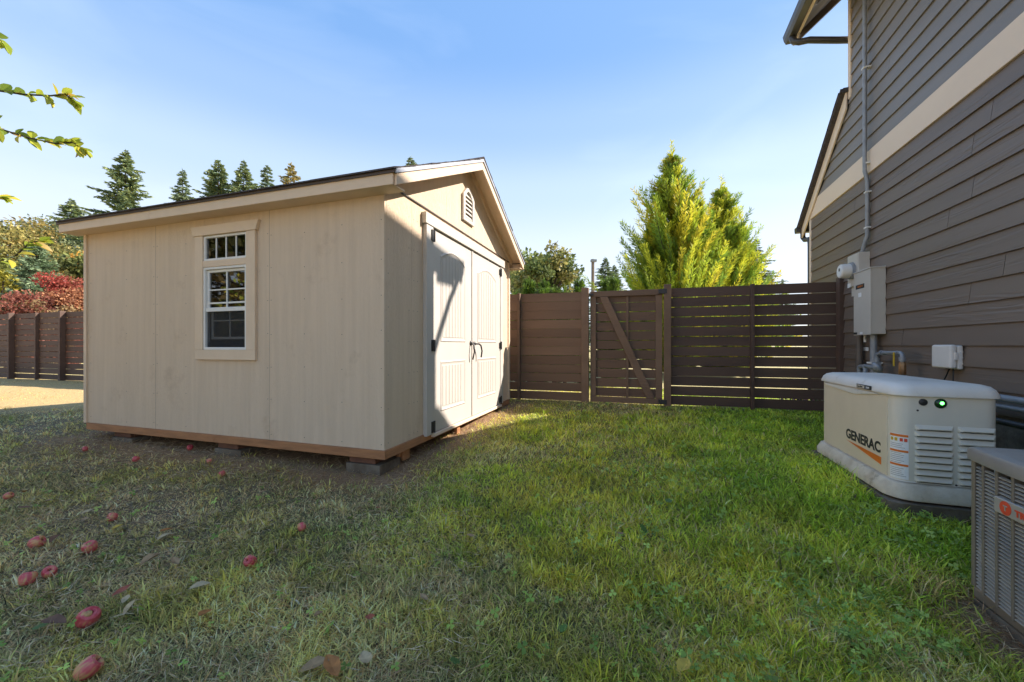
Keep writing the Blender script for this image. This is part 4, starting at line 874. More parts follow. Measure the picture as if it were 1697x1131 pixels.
sp = conifer_mesh(6, 1.9, 260, 9, cols=((.22, .31, .17), (.30, .38, .21), (.15, .22, .12)), droop=.05, tip=.5, power=.7, lw=.11, ll=.34, start=.04)
loc, s = topspec(60, 408, 16, 6); plant_tree('spruce_tree', *sp, loc, s, 1.0, 'blue-green spruce between the yellow shrub and the red maples', group=GL_)
bt('hedge', 1190, 480, 40, 4.5, 6000, 20, OLV, 'olive shrubs far beyond the fence under the golden cypress', leaf=.35, cat='shrub')
# more dark trees beyond the camera's back: they stand where the window reflection shows foliage
for i, (x, y, h, rr) in enumerate(((-14, -1, 6.5, 3.4), (-13, -6.5, 5, 3))):
    plant_tree('deciduous_tree', *broad_mesh(h, rr, 4500, 30 + i, [(.09, .12, .035), (.14, .14, .045), (.2, .15, .06)], None, .34, 50, .05), (x, y, -1.1), 1, 0, ('broad garden tree at the extreme left lawn edge', 'lower garden tree behind the camera on the far left')[i], m='leaf', group='trees behind the camera')

# --- golden cypress: ascending feathery plumes
def cypress_mesh(H, Rr, nb, seed, cols, up_=.8, leaders=((0, 0, 1.0),)):
    rg_ = np.random.default_rng(seed); P, D, C, L = [], [], [], []; mb = MB()
    for lx, ly, lh in leaders:
        Hh = H * lh; mb.tube([(0, 0, 0), (lx * .5, ly * .5, Hh * .35), (lx, ly, Hh * .88)], [H * .022, H * .014, .012], 7)
        n_ = int(nb * lh)
        for i in range(n_):
            h = .02 + .96 * (i + rg_.random()) / n_; az = i * 2.39996 + rg_.normal() * .3; k = min(1, h * 2.2)
            hr = (1 - h) ** .95
            r_ = Rr * lh * hr * rg_.choice([.55, .8, 1.0, 1.28], p=[.25, .3, .3, .15]) * rg_.uniform(.88, 1.1) + .10; d = np.array([math.cos(az), math.sin(az)])
            m = int(8 + r_ * 15); t = np.linspace(.1, 1, m); x0 = lx * (h * .9 + .05); y0 = ly * (h * .9 + .05)
            B = np.stack([x0 + d[0] * r_ * t ** .9, y0 + d[1] * r_ * t ** .9, h * Hh * .93 + r_ * up_ * (t ** 1.7) * rg_.uniform(.7, 1.25) + .0 * t], 1)
            if i % 2 == 0: mb.tube([tuple(B[0]), tuple(B[m // 2]), tuple(B[-1])], [.022, .012, .004], 4, cap=False)
            T = unit(np.gradient(B, axis=0)); tone = np.array(cols[rg_.choice(len(cols), p=[.32, .36, .2, .12])]) * rg_.uniform(.8, 1.25)
            for s in range(8):
                o = rg_.normal(size=(m, 3)); o -= (o * T).sum(1, keepdims=True) * T; o = unit(o)
                Dd = unit(T * .9 + o * rg_.uniform(.5, 1.0, (m, 1)) + np.array([0, 0, .15]))
                P.append(B + o * .01); D.append(Dd); l_ = (.28 - .14 * t) * rg_.uniform(.6, 1.2, m) * min(1, .5 + r_); L.append(l_)
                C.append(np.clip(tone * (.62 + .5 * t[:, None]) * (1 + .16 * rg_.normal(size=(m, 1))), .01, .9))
        # leading shoot
        k = 90; zz = np.linspace(Hh * .80, Hh * .985, k); P.append(np.stack([np.full(k, lx), np.full(k, ly), zz], 1)); D.append(unit(rg_.normal(size=(k, 3)) * [.6, .6, .2] + [0, 0, .8])); L.append(np.linspace(.42, .14, k) * H / 7); C.append(np.tile(cols[0], (k, 1)))
    P, D, L, C = map(np.concatenate, (P, D, L, C))
    V, Fq, C = leaves(P, D, L, L * .15, C); return mb, V, Fq, C
CY = [(.55, .56, .05), (.38, .47, .05), (.22, .34, .05), (.68, .60, .06)]
p = at(1113, 231, 12.0); Hc = p.z + .95
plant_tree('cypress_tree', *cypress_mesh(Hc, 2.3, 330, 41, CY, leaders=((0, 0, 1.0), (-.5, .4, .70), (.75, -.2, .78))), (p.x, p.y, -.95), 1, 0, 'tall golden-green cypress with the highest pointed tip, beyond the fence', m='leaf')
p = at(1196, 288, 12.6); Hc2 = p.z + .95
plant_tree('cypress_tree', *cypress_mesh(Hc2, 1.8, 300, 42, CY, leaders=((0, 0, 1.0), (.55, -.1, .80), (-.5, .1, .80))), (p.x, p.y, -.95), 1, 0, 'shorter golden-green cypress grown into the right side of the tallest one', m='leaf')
# --- arborvitae row behind the fence
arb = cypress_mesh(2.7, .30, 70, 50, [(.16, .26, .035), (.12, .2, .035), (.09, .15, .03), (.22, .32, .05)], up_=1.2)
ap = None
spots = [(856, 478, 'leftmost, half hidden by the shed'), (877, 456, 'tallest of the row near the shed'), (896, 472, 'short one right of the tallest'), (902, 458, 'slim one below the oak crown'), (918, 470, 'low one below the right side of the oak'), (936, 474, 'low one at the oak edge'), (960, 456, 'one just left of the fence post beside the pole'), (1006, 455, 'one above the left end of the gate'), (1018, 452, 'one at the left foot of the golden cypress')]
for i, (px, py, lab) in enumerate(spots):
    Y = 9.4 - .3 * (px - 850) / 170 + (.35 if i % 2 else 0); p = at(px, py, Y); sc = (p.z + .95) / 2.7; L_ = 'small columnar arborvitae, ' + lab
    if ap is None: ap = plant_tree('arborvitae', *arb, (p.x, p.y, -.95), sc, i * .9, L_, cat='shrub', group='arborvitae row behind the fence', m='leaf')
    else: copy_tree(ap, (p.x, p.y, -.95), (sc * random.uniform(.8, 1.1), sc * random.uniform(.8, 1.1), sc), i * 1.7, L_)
# --- pole
p = at(982, 430, 22)
pl = empty('utility_pole', (p.x, p.y, -.95), 0, label='thin weathered utility pole behind the fence left of the gate', cat='pole')
MB().tube([(0, 0, 0), (.02, 0, p.z + .95)], [.11, .085], 8).build('shaft', M_['pole'], pl)
MB().box(-.10, .22, -.1, .1, p.z + .80, p.z + .93).build('pole_cap', M_['galv'], pl)
# --- pink flowers at the foot of the fence near the house
p = F0 + FD * 4.5 + Vector((.1, .35, 0)); gp0 = float(gz(np.array([p.x]), np.array([p.y]))[0])
pf = empty('flower_plant', (p.x, p.y, gp0), 0, label='small pink flowering plant low behind the fence, right end near the house', cat='plant')
n = 240; P = RNG.normal(size=(n, 3)) * [.14, .1, .05] + [0, 0, .13]; V, Fq, C = leaves(P, unit(RNG.normal(size=(n, 3)) + [0, 0, .6]), .05, .025, pal([(.1, .17, .04), (.07, .12, .03)], n)); npmesh('leaves', V, Fq, M_['leaf'], pf, colr=C, kind='stuff')
n = 120; P = RNG.normal(size=(n, 3)) * [.15, .1, .03] + [0, 0, .2]; V, Fq, C = leaves(P, unit(RNG.normal(size=(n, 3)) + [0, 0, .6]), .045, .035, pal([(.75, .22, .42), (.8, .35, .5)], n)); npmesh('petals', V, Fq, M_['leaf'], pf, colr=C, kind='stuff')

# ------------------------------------------------------------------ apple tree at the left, limbs reaching into view
apt = empty('apple_tree', (-4.3, 2.1, -1.08), 0, label='apple tree at the left edge, leafy twigs reaching into the sky', cat='tree')
def al(p): return Vector(p) - Vector((-4.3, 2.1, -1.08))
trunk = MB().tube([(0, 0, -.1), (.03, 0, .6), (-.02, .05, 1.2), (.05, 0, 1.9), (.0, 0, 2.5)], [.11, .09, .08, .06, .03], 10).build('trunk', M_['bark'], apt)
def twig(pts2, Yd, name='branch', r=.006):
    P3 = [al(at(px, py, Y)) for px, py, Y in pts2]
    start = Vector((0, 0, P3[0].z * .8))
    b = MB().tube([start, (start + P3[0]) * .5 + Vector((0, 0, .12))] + P3, [.03, .018] + [r * (1 - .6 * i / len(P3)) for i in range(len(P3))], 6).build(name, M_['bark'], apt)
    return b, P3
leafcols = [(.48, .52, .06), (.34, .42, .05), (.2, .28, .04), (.66, .56, .07), (.52, .36, .08)]
lmats = [leafmat('apple leaf %d' % i, .45, attr=False, c=c_, rough=.4) for i, c_ in enumerate(leafcols)]
def leaf_obj(parent, base, d, L, roll, mi):
    # cupped leaf with a fold at the midrib, twelve faces
    d = d.normalized(); s = d.cross(Vector((0, 0, 1))); s = s.normalized() if s.length > .01 else Vector((1, 0, 0)); s = Matrix.Rotation(roll, 3, d) @ s; nrm = s.cross(d)
    mb = MB(); vs = []; prof = [(0, 0), (.18, .16), (.42, .24), (.7, .19), (.9, .08), (1, 0)]; curl = random.uniform(-.3, .1)
    for t, w in prof:
        cpt = base + d * (t * L) + nrm * (curl * L * t * t); vs += [cpt + s * (w * L) + nrm * w * L * .45, cpt, cpt - s * (w * L) + nrm * w * L * .45]
    fs = [];
    for i in range(5): a = 3 * i; fs += [(a, a + 1, a + 4, a + 3), (a + 1, a + 2, a + 5, a + 4)]
    mb.add(vs, fs); mb.smooth = True; return mb.build('leaf', lmats[mi], parent)
twigs = [([(-40, 140, 2.3), (0, 151, 2.25), (40, 157, 2.22), (85, 159, 2.2), (108, 156, 2.2), (118, 165, 2.2)], 30),
         ([(-40, 200, 2.3), (0, 214, 2.25), (45, 228, 2.22), (90, 238, 2.2), (120, 236, 2.2), (135, 245, 2.2)], 36),
         ([(-40, 50, 2.3), (-8, 62, 2.25), (3, 70, 2.25)], 4), ([(-40, 330, 2.3), (-6, 326, 2.25), (2, 328, 2.25)], 4),
         ([(-40, 440, 2.3), (0, 432, 2.3), (25, 425, 2.25), (50, 402, 2.2), (65, 400, 2.2)], 16)]
for pts2, n in twigs:
    b, P3 = twig(pts2, 0)
    seg = P3
    for k in range(n):
        t = (k + random.uniform(.1, .9)) / n * (len(seg) - 1.001); i = int(t); f = t - i; base = seg[i].lerp(seg[i + 1], f); ax = (seg[i + 1] - seg[i]).normalized()
        if base.x > -9 and True:
            d = ax * random.uniform(.3, 1) + Vector((random.uniform(-.3, .5), random.uniform(-.6, .6), random.uniform(-.75, .55)))
            leaf_obj(b, base, d, random.uniform(.05, .095), random.uniform(-1.2, 1.2), random.choices(range(5), [.3, .25, .2, .17, .08])[0])
    for e in range(3): leaf_obj(b, seg[-1], (seg[-1] - seg[-2]).normalized() + Vector((random.uniform(-.2, .4), 0, random.uniform(-.5, .3))), random.uniform(.065, .085), random.uniform(-.6, .6), e % 2)
# rest of the crown, outside the frame
mbr = MB(); PP = []
for i in range(26):
    a = random.uniform(0, 6.28); e = Vector((math.cos(a) * random.uniform(.5, 1.4), math.sin(a) * random.uniform(.5, 1.4), random.uniform(1.4, 3.4)))
    mbr.tube([(0, 0, random.uniform(1, 2.2)), e * .55 + Vector((0, 0, .5)), e], [.03, .018, .006], 5, cap=False)
    q = np.array(RNG.normal(size=(110, 3))) * .26 + np.array(e); PP.append(q)
PP = np.concatenate(PP); wx = PP[:, 0] - 4.3; wy = PP[:, 1] + 2.1; keep = (wx < -1.42 * np.maximum(wy, 0) - .05); PP = PP[keep]
V, Fq, C = leaves(PP, unit(RNG.normal(size=(len(PP), 3)) + [0, 0, -.3]), .075, .04, pal(leafcols, len(PP)))
npmesh('crown', V, Fq, M_['leaf'], apt, colr=C, kind='stuff')

# ------------------------------------------------------------------ apples on the grass
def applemat():
    m, nt, p = newmat('apple skin'); N = nt.nodes; L = nt.links; p.inputs['Roughness'].default_value = .5
    tc = N.new('ShaderNodeTexCoord'); mp = N.new('ShaderNodeMapping'); mp.inputs['Scale'].default_value = (60, 60, 6); L.new(tc.outputs['Object'], mp.inputs[0])
    n = N.new('ShaderNodeTexNoise'); n.inputs['Scale'].default_value = 1.2; L.new(mp.outputs[0], n.inputs[0]); n2 = N.new('ShaderNodeTexNoise'); n2.inputs['Scale'].default_value = 22; L.new(tc.outputs['Object'], n2.inputs[0])
    ad = N.new('ShaderNodeMath'); ad.operation = 'ADD'; L.new(n.outputs[0], ad.inputs[0]); L.new(n2.outputs[0], ad.inputs[1])
    r = N.new('ShaderNodeValToRGB'); e = r.color_ramp.elements; e[0].position = .36; e[0].color = (.50, .04, .05, 1); e[1].position = .62; e[1].color = (.62, .34, .14, 1)
    x = e.new(.52); x.color = (.62, .12, .12, 1); L.new(ad.outputs[0], r.inputs[0])
    dv = N.new('ShaderNodeMath'); dv.operation = 'MULTIPLY'; dv.inputs[1].default_value = .5; L.new(ad.outputs[0], dv.inputs[0]); oi = N.new('ShaderNodeObjectInfo'); o2 = N.new('ShaderNodeMath'); o2.operation = 'MULTIPLY_ADD'; o2.inputs[1].default_value = .16; L.new(oi.outputs['Random'], o2.inputs[0]); L.new(dv.outputs[0], o2.inputs[2])
    o3 = N.new('ShaderNodeMath'); o3.operation = 'SUBTRACT'; o3.inputs[1].default_value = .08; L.new(o2.outputs[0], o3.inputs[0]); L.new(o3.outputs[0], r.inputs[0]); L.new(r.outputs[0], p.inputs['Base Color'])
    b = N.new('ShaderNodeBump'); b.inputs['Strength'].default_value = .3; b.inputs['Distance'].default_value = .003; L.new(n2.outputs[0], b.inputs['Height']); L.new(b.outputs[0], p.inputs['Normal']); return m
M_['apple'] = applemat(); M_['flesh'] = mat('apple flesh', (.60, .38, .15), .6, c2=(.35, .18, .07), ns=60)
aprof = [(.004, .012), (.010, .0275), (.018, .0305), (.028, .027), (.0345, .015), (.0355, .0), (.032, -.016), (.024, -.029), (.014, -.034), (.006, -.031), (.003, -.029)]
abody = MB().lathe([(r_, z) for r_, z in aprof][::-1], None, 20)
apples = [(141, 749, .9, 'small red apple nearest the back corner of the shed'), (225, 767, 1.05, 'bright red apple on the green patch in front of the shed blocks'), (315, 747, 1.0, 'dark red apple in the shade under the shed edge'), (347, 769, .85, 'small red apple by the middle shed block'), (368, 791, .95, 'red apple with a pale spot below the middle shed block'),
    (14, 829, 1.0, 'browning orange-red apple at the left edge'), (186, 865, 1.0, 'pink-red apple beside the pale round leaf'), (61, 909, 1.1, 'lumpy pink-red apple at the left behind the pair'), (149, 917, 1.1, 'split red apple showing orange flesh'), (46, 971, 1.15, 'dark red bitten apple, left of a touching pair'), (82, 959, 1.05, 'pink apple, right of the touching pair'),
    (415, 942, 1.15, 'round rosy apple alone in the centre-left grass'), (500, 882, 1.0, 'striped pink apple, furthest right on the lawn'), (146, 1040, 1.3, 'large dull pink apple with a brown scar near the bottom left'), (147, 1126, 1.3, 'large rosy apple cut by the bottom edge')]
a0 = None
for px, py, sc, lab in apples:
    p = ground_pt(px, py); e = empty('apple', (p.x, p.y, p.z + .030 * sc), 0, label=lab, cat='apple', group='windfall apples on the lawn'); sc *= random.uniform(.70, .86); e.scale = (sc, sc * random.uniform(.9, 1), sc)
    e.rotation_euler = (random.uniform(-1.2, 1.2), random.uniform(-1.2, 1.2), random.uniform(0, 6))
    if a0 is None:
        b0 = abody.build('fruit', M_['apple'], e); s0 = MB().tube([(0, 0, .012), (.001, .002, .025), (.003, .004, .036)], .0013, 5).build('stalk', M_['bark'], e); a0 = (b0, s0)
    else:
        for o in a0: d = o.copy(); col.objects.link(d); d.parent = e
    if 'split' in lab or 'scar' in lab or 'browning' in lab or 'dull' in lab:
        R_ = e.rotation_euler.to_matrix().inverted() @ Vector((.45, -.45, .77)); q = R_.normalized()
        MB().lathe([(.0, .004), (.006, .004), (.010, .002), (.013, -.002)][::-1], Matrix.Translation(q * .0335) @ q.to_track_quat('Z', 'Y').to_matrix().to_4x4(), 10).build('bruise', M_['flesh'] , e)
# fallen leaves
fl_cols = {'tan': (.42, .27, .13), 'orange': (.50, .20, .05), 'pale': (.58, .44, .24), 'yellow': (.62, .44, .07), 'brown': (.22, .11, .06), 'red': (.40, .10, .05)}
fl_m = {k: mat('fallen leaf ' + k, v, .7, c2=tuple(x * .6 for x in v), ns=30) for k, v in fl_cols.items()}
fls = [(68, 742, 'tan', 'thin curled tan leaf left of the small apple by the shed corner', .06), (42, 826, 'orange', 'orange leaf right of the browning apple at the left edge', .07), (78, 842, 'tan', 'curled tan leaf left of the pale round leaf', .06), (145, 860, 'pale', 'pale cream round leaf left of the pink-red apple', .07), (40, 853, 'brown', 'brown dry leaf below the orange leaf at the left edge', .07), (140, 873, 'tan', 'small tan leaf just below the pale cream one', .05),
    (92, 906, 'brown', 'rust brown leaf right of the lumpy apple', .07), (276, 892, 'orange', 'orange leaf paired with a pale one in mid grass', .08), (272, 903, 'pale', 'pale underside leaf touching the orange one', .07), (195, 887, 'yellow', 'yellow leaf between split apple and orange pair', .06), (250, 942, 'tan', 'crumpled tan leaf in mid grass above the cream leaf', .09), (290, 946, 'tan', 'small pale tan leaf right of the crumpled one', .06), (226, 951, 'yellow', 'tiny yellow leaf left of the crumpled tan leaf', .03),
    (332, 988, 'pale', 'cream pointed leaf lying below the lone rosy apple', .085), (103, 996, 'yellow', 'bright yellow leaf below the touching apples', .05), (80, 998, 'tan', 'thin tan leaf left of the bright yellow leaf', .06), (202, 996, 'red', 'rusty red leaf above the big pink apple', .07), (208, 1010, 'pale', 'small pale fragment under the rusty red leaf', .05), (214, 1025, 'pale', 'pale twig-like leaf right of the big pink apple', .06), (340, 1036, 'orange', 'curled orange-brown leaf upright in the grass', .08), (88, 1052, 'brown', 'dark brown leaf left under the big pink apple', .09),
    (528, 1038, 'tan', 'small tan leaf in front centre-left grass', .05), (613, 1043, 'red', 'reddish brown curled leaf near the bottom centre', .06), (702, 1008, 'tan', 'curled tan leaf in the centre foreground', .05), (780, 901, 'tan', 'tan leaf in the middle of the lawn', .05), (520, 1124, 'tan', 'broad tan leaf at the bottom edge, left one', .10), (550, 1128, 'orange', 'broad orange-tan leaf at the bottom edge beside the other', .10), (606, 1114, 'pale', 'pale torn leaf near the bottom edge centre', .08), (884, 767, 'pale', 'small pale leaf on the lawn before the gate', .05),
    (1271, 920, 'orange', 'small orange leaf in the lush grass left of the generator', .05), (1243, 1018, 'yellow', 'yellowing leaf in the clover at lower right', .06), (1133, 1127, 'yellow', 'yellow leaf at the bottom edge right of centre', .07), (435, 826, 'tan', 'tan leaf below the near shed block', .05), (460, 790, 'orange', 'orange leaf by the bare soil under the shed', .05), (626, 853, 'red', 'tiny pink-red leaf right of the shed corner', .035), (1028, 899, 'tan', 'pale tan leaf in the grass right of centre', .05)]
for px, py, cn, lab, L0 in fls:
    p = ground_pt(px, py); d = Vector((random.uniform(-1, 1), random.uniform(-1, 1), .15)).normalized(); s = d.cross(Vector((0, 0, 1))).normalized(); up3 = s.cross(d)
    mb = MB(); vs = []; c1 = random.uniform(.1, .5); c2 = random.uniform(-.2, .5)
    for t, w in [(0, .01), (.15, .14), (.35, .26), (.6, .27), (.8, .17), (.93, .07), (1, .0)]:
        cp = d * ((t - .5) * L0) + up3 * (c2 * L0 * (t - .5) ** 2); jw = w * random.uniform(.85, 1.15)
        for q_ in (-1, -.5, 0, .5, 1): vs.append(cp + s * (jw * L0 * q_) + up3 * (c1 * L0 * abs(q_) * w * 1.6))
    fs = [(5 * i + j, 5 * i + j + 1, 5 * i + j + 6, 5 * i + j + 5) for i in range(6) for j in range(4)]
    mb.add(vs, fs); mb.smooth = True; o = mb.build('fallen_leaf', fl_m[cn], None, label=lab, cat='leaf', group='fallen leaves on the lawn'); o.location = p + Vector((0, 0, .045))

# ------------------------------------------------------------------ grass and clover
def sample(n, y0, y1, pw, rmax=1.55):
    u = RNG.random(n); e = pw + 1; Y = (y0 ** e + u * (y1 ** e - y0 ** e)) ** (1 / e); X = RNG.uniform(-rmax, rmax, n) * Y; return X, Y
def mask(x, y, n3, dirt, d, far):
    hx, hy = house_local(x, y); gx_, gy_ = (x - GO.x) * HN.x + (y - GO.y) * HN.y, (x - GO.x) * HS.x + (y - GO.y) * HS.y
    axx, ayy = (x - AO.x) * HN.x + (y - AO.y) * HN.y, (x - AO.x) * HS.x + (y - AO.y) * HS.y
    ok = (hx < -.04) | (hy > YL + .1)
    ok &= ~((gx_ > -.07) & (gx_ < GW + .09) & (gy_ > -.09) & (gy_ < GL + .09)); ok &= ~((axx > -.04) & (ayy < .01) & (ayy > -.9))
    ok &= ~((d < -.18)); return ok
N1 = 560000
X, Y = sample(N1, .9, 11.5, -.75)
TU = np.zeros(N1, bool); nt_ = 1000; cx_, cy_ = sample(nt_, .95, 6.0, -.4); k_ = 26; tx_ = np.repeat(cx_, k_); ty_ = np.repeat(cy_, k_)
X[:nt_ * k_] = tx_ + RNG.normal(size=nt_ * k_) * .016; Y[:nt_ * k_] = ty_ + RNG.normal(size=nt_ * k_) * .016; TU[:nt_ * k_] = RNG.random(nt_ * k_) < 1
TAz = np.zeros(N1); TAz[:nt_ * k_] = np.arctan2(Y[:nt_ * k_] - ty_, X[:nt_ * k_] - tx_)
nn, dry, mid, dirt, far, n3, d = lawn_zones(X, Y)
keep = mask(X, Y, n3, dirt, d, far) & (RNG.random(N1) > np.clip(dirt * .93, 0, .96)) & (RNG.random(N1) > .25 * dry) & (Y + .3 * X < 9.5)
X, Y, nn, dry, mid, dirt, far, n3 = [a_[keep] for a_ in (X, Y, nn, dry, mid, dirt, far, n3)]; n = len(X); istuft = TU[keep]; print('blades', n)
tuft = .5 * vnoise(X, Y, .09, 3) + .9 * sstep(.45, .8, vnoise(X, Y, .33, 2)); clump = sstep(.35, .7, vnoise(X, Y, .22, 0))
lush = sstep(.6, 2.2, X + .3 * (nn - .5))
Lb = (.034 + .052 * tuft * RNG.random(n) + .038 * lush * RNG.random(n) + .012 * RNG.random(n)) * (1 - .35 * dry) * (1 - .55 * far) * (1 - .4 * sstep(4.5, 6.5, Y))
Wb = (.0018 + .0030 * RNG.random(n) ** 1.6) * (.8 + .36 * Y) * (1 + .25 * lush)
ang = RNG.uniform(0, 2 * np.pi, n) + 1.2 * (vnoise(X, Y, .25, 1) - .5); lean = RNG.uniform(.6, 1.95, n) + .35 * dry
Lb = np.where(istuft, RNG.uniform(.045, .088, n) * (1 - .3 * dry), Lb); ang = np.where(istuft, TAz[keep] + .3 * RNG.normal(size=n), ang); lean = np.where(istuft, RNG.uniform(.2, 1.5, n), lean)
dh = np.stack([np.cos(ang), np.sin(ang), np.zeros(n)], 1); sd = np.stack([-np.sin(ang + RNG.normal(size=n) * .8), np.cos(ang + RNG.normal(size=n) * .8), np.zeros(n)], 1)
B = np.stack([X, Y, gz(X, Y) - .004], 1); l = Lb[:, None]; w = Wb[:, None]
v1 = dh * (np.sin(lean * .55)[:, None]) + np.array([0, 0, 1]) * np.cos(lean * .55)[:, None]; v2 = dh * (np.sin(lean)[:, None]) + np.array([0, 0, 1]) * np.cos(lean)[:, None]
mid_p = B + v1 * l * .55; tip_p = mid_p + v2 * l * .55

V = np.stack([B - sd * w * .5, B + sd * w * .5, mid_p + sd * w * .42, mid_p - sd * w * .42, tip_p], 1).reshape(-1, 3)
b5 = np.arange(n) * 5; q4 = np.stack([b5, b5 + 1, b5 + 2, b5 + 3], 1); t3 = np.stack([b5 + 3, b5 + 2, b5 + 4], 1)
green = np.array([.32, .47, .05]); bright = np.array([.58, .70, .07]); olive = np.array([.74, .58, .09]); straw = np.array([.82, .62, .32]); brown = np.array([.58, .38, .2]); dullg = np.array([.50, .44, .20])
C = np.tile(green, (n, 1)); C = lerp(C, bright, np.clip(RNG.random(n) * 1.3 * (nn * 1.2) * .9, 0, 1)); C = lerp(C, olive, np.clip(mid * .9 * RNG.random(n) * 1.5, 0, .95)); C = lerp(C, dullg * .8, np.clip(dry * 1.8, 0, .95))
r_ = RNG.random(n); C = np.where((r_ < dry * .85 + .02 + .2 * mid)[:, None], lerp(np.tile(straw, (n, 1)), brown, RNG.random(n)), C)
C = np.where((RNG.random(n) < far * .85 + dirt * .6)[:, None], np.array([.72, .50, .19]) * RNG.uniform(.7, 1.2, (n, 1)), C)
pat = sstep(.4, .75, vnoise(X, Y, .45, 1) * .6 + vnoise(X, Y, .14, 3) * .4); C = lerp(C, olive * .9, np.clip(pat * .75 * (RNG.random(n) < .8) * (1 - .85 * dry), 0, 1) * (1 - .6 * lush)); C = lerp(C, C * np.array([.70, .78, .66]), np.clip(clump * (1 - far), 0, 1)); C = lerp(C, C * np.array([1.35, 1.3, 1.1]), sstep(.6, .85, vnoise(X, Y, .3, 2))); C *= (1 + .36 * RNG.normal(size=(n, 1))); C = np.where(istuft[:, None], C * np.array([1.2, 1.25, 1.1]), C); C = np.clip(C * 1.22, .012, .93)
npmesh('grass', V, [q4, t3], M_['grass'], colr=np.repeat(C, 5, 0), kind='stuff', label='patchy lawn grass, dry on the left and lush green on the right', cat='grass')
# clover and broad weeds
def clover(n, y0, y1, fn, size, name, label, cols, k=3):
    X, Y = sample(n, y0, y1, -.6); nn, dry, mid, dirt, far, n3, d = lawn_zones(X, Y); keep = mask(X, Y, n3, dirt, d, far) & (RNG.random(n) < fn(X, Y, nn)) & (dirt < .3) & (Y + .3 * X < 6.7)
    X, Y = X[keep], Y[keep]; n = len(X); s = size * RNG.uniform(.6, 1.25, n); Cc = pal(cols, n, jit=.2); Z = gz(X, Y) + RNG.uniform(.02, .06, n)
    Vs, Fs, Cs = [], [], []; a0_ = RNG.uniform(0, 6.28, n); tx = RNG.normal(size=(n, 2)) * .35
    for j in range(k):
        a_ = a0_ + j * 2 * np.pi / k; D = np.stack([np.cos(a_), np.sin(a_), np.cos(a_) * tx[:, 0] + np.sin(a_) * tx[:, 1]], 1); S = np.stack([-np.sin(a_), np.cos(a_), -np.sin(a_) * tx[:, 0] + np.cos(a_) * tx[:, 1]], 1)
        P = np.stack([X, Y, Z], 1); ss = s[:, None]
        ring = [P, P + D * ss * .45 + S * ss * .38, P + D * ss * .92 + S * ss * .34, P + D * ss * .86, P + D * ss * .92 - S * ss * .34, P + D * ss * .45 - S * ss * .38]
        ring[3] = ring[3] - np.array([0, 0, .1]) * ss
        Vv = np.stack(ring, 1).reshape(-1, 3); b6 = np.arange(n) * 6 + len(Vs) * n * 6; Vs.append(Vv); Fs.append(np.stack([b6, b6 + 1, b6 + 2, b6 + 3], 1)); Fs.append(np.stack([b6, b6 + 3, b6 + 4, b6 + 5], 1)); Cs.append(np.repeat(Cc, 6, 0))
    # stems
    P = np.stack([X, Y, Z], 1); G = P.copy(); G[:, 2] = gz(X, Y); wv = np.array([.0012, 0, 0]); nv = sum(len(v) for v in Vs)
    Vs.append(np.stack([G - wv, G + wv, P + wv, P - wv], 1).reshape(-1, 3)); Fs.append(np.arange(4 * n).reshape(n, 4) + nv); Cs.append(np.repeat(Cc, 4, 0))
    npmesh(name, np.concatenate(Vs), np.concatenate(Fs), M_['leaf'], colr=np.concatenate(Cs), kind='stuff', label=label, cat='clover')
clover(34000, .9, 6.4, lambda x, y, q: sstep(.2, 1.3, x) * sstep(.40, .62, vnoise(x, y, .37, 3)) * .55 + .03, .018, 'clover', 'clover leaves spread through the lush right side of the lawn', [(.36, .52, .10), (.46, .60, .14), (.26, .40, .08)])
clover(45, .9, 5.5, lambda x, y, q: .55 + 0 * x, .026, 'weeds', 'broad leafed weed rosettes scattered in the lawn', [(.15, .27, .07), (.19, .31, .1)], 6)
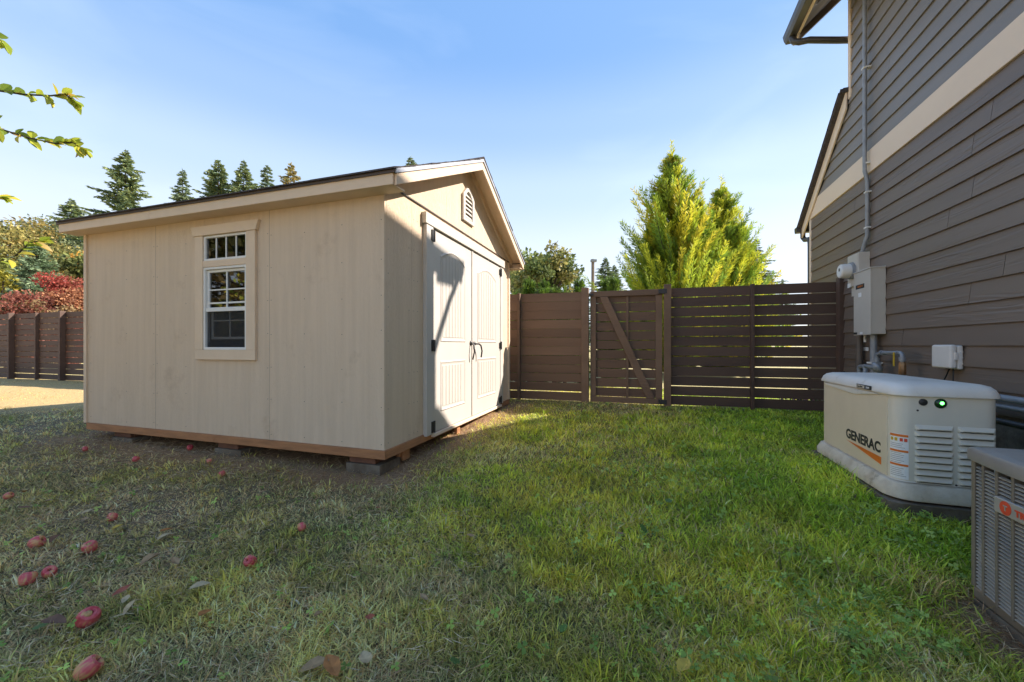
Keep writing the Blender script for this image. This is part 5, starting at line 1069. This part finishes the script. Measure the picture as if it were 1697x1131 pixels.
# dead straw under and around the shed edge
n = 16000; lx = RNG.uniform(-4.0, .5, n); ly = RNG.uniform(-.55, 3.0, n); X = SO.x + lx * SN.x + ly * SS.x; Y = SO.y + lx * SN.y + ly * SS.y
B = np.stack([X, Y, gz(X, Y) + .002], 1); up_ = RNG.uniform(.05, .75, (n, 1)); D = unit(np.concatenate([RNG.normal(size=(n, 2)), up_], 1))
V, Fq, C = leaves(B, D, RNG.uniform(.03, .10, n), .0035, pal([(.46, .30, .16), (.32, .19, .10), (.56, .42, .24)], n))
n2_ = 3500; r2 = RNG.random(n2_) ** .5 * .42; t2 = RNG.uniform(0, 6.283, n2_); X2 = 1.93 + r2 * np.cos(t2) * .55; Y2 = 1.45 + r2 * np.sin(t2) * 1.5
V2, F2, C2 = leaves(np.stack([X2, Y2, gz(X2, Y2) + .003], 1), unit(np.concatenate([RNG.normal(size=(n2_, 2)), RNG.uniform(.02, .4, (n2_, 1))], 1)), RNG.uniform(.03, .08, n2_), .003, pal([(.55, .36, .2), (.38, .22, .12), (.62, .48, .3)], n2_))
F2 = F2 + len(V); V = np.concatenate([V, V2]); Fq = np.concatenate([Fq, F2]); C = np.concatenate([C, C2])
n4 = 11000; X4 = RNG.uniform(-1.6, -.1, n4); Y4 = RNG.uniform(1.0, 4.4, n4); X4 = X4 * Y4 * .8; k4 = (vnoise(X4, Y4, .5, 0) * .6 + vnoise(X4, Y4, .17, 1) * .4 > .42) & (X4 < .1); X4, Y4 = X4[k4], Y4[k4]; n4 = len(X4)
l4x, l4y = shed_local(X4, Y4); V4, F4, C4 = leaves(np.stack([X4, Y4, gz(X4, Y4) + RNG.uniform(.01, .035, n4)], 1), unit(np.concatenate([RNG.normal(size=(n4, 2)), RNG.uniform(-.1, .35, (n4, 1))], 1)), RNG.uniform(.03, .085, n4), .0028, pal([(.62, .48, .30), (.45, .30, .18), (.72, .60, .42)], n4))
F4 = F4 + len(V); V = np.concatenate([V, V4]); Fq = np.concatenate([Fq, F4]); C = np.concatenate([C, C4])
npmesh('dead_grass', V, Fq, M_['grass'], colr=C, kind='stuff', label='dead brown straw matted over the dry soil and lawn in front of the shed', cat='dead grass')
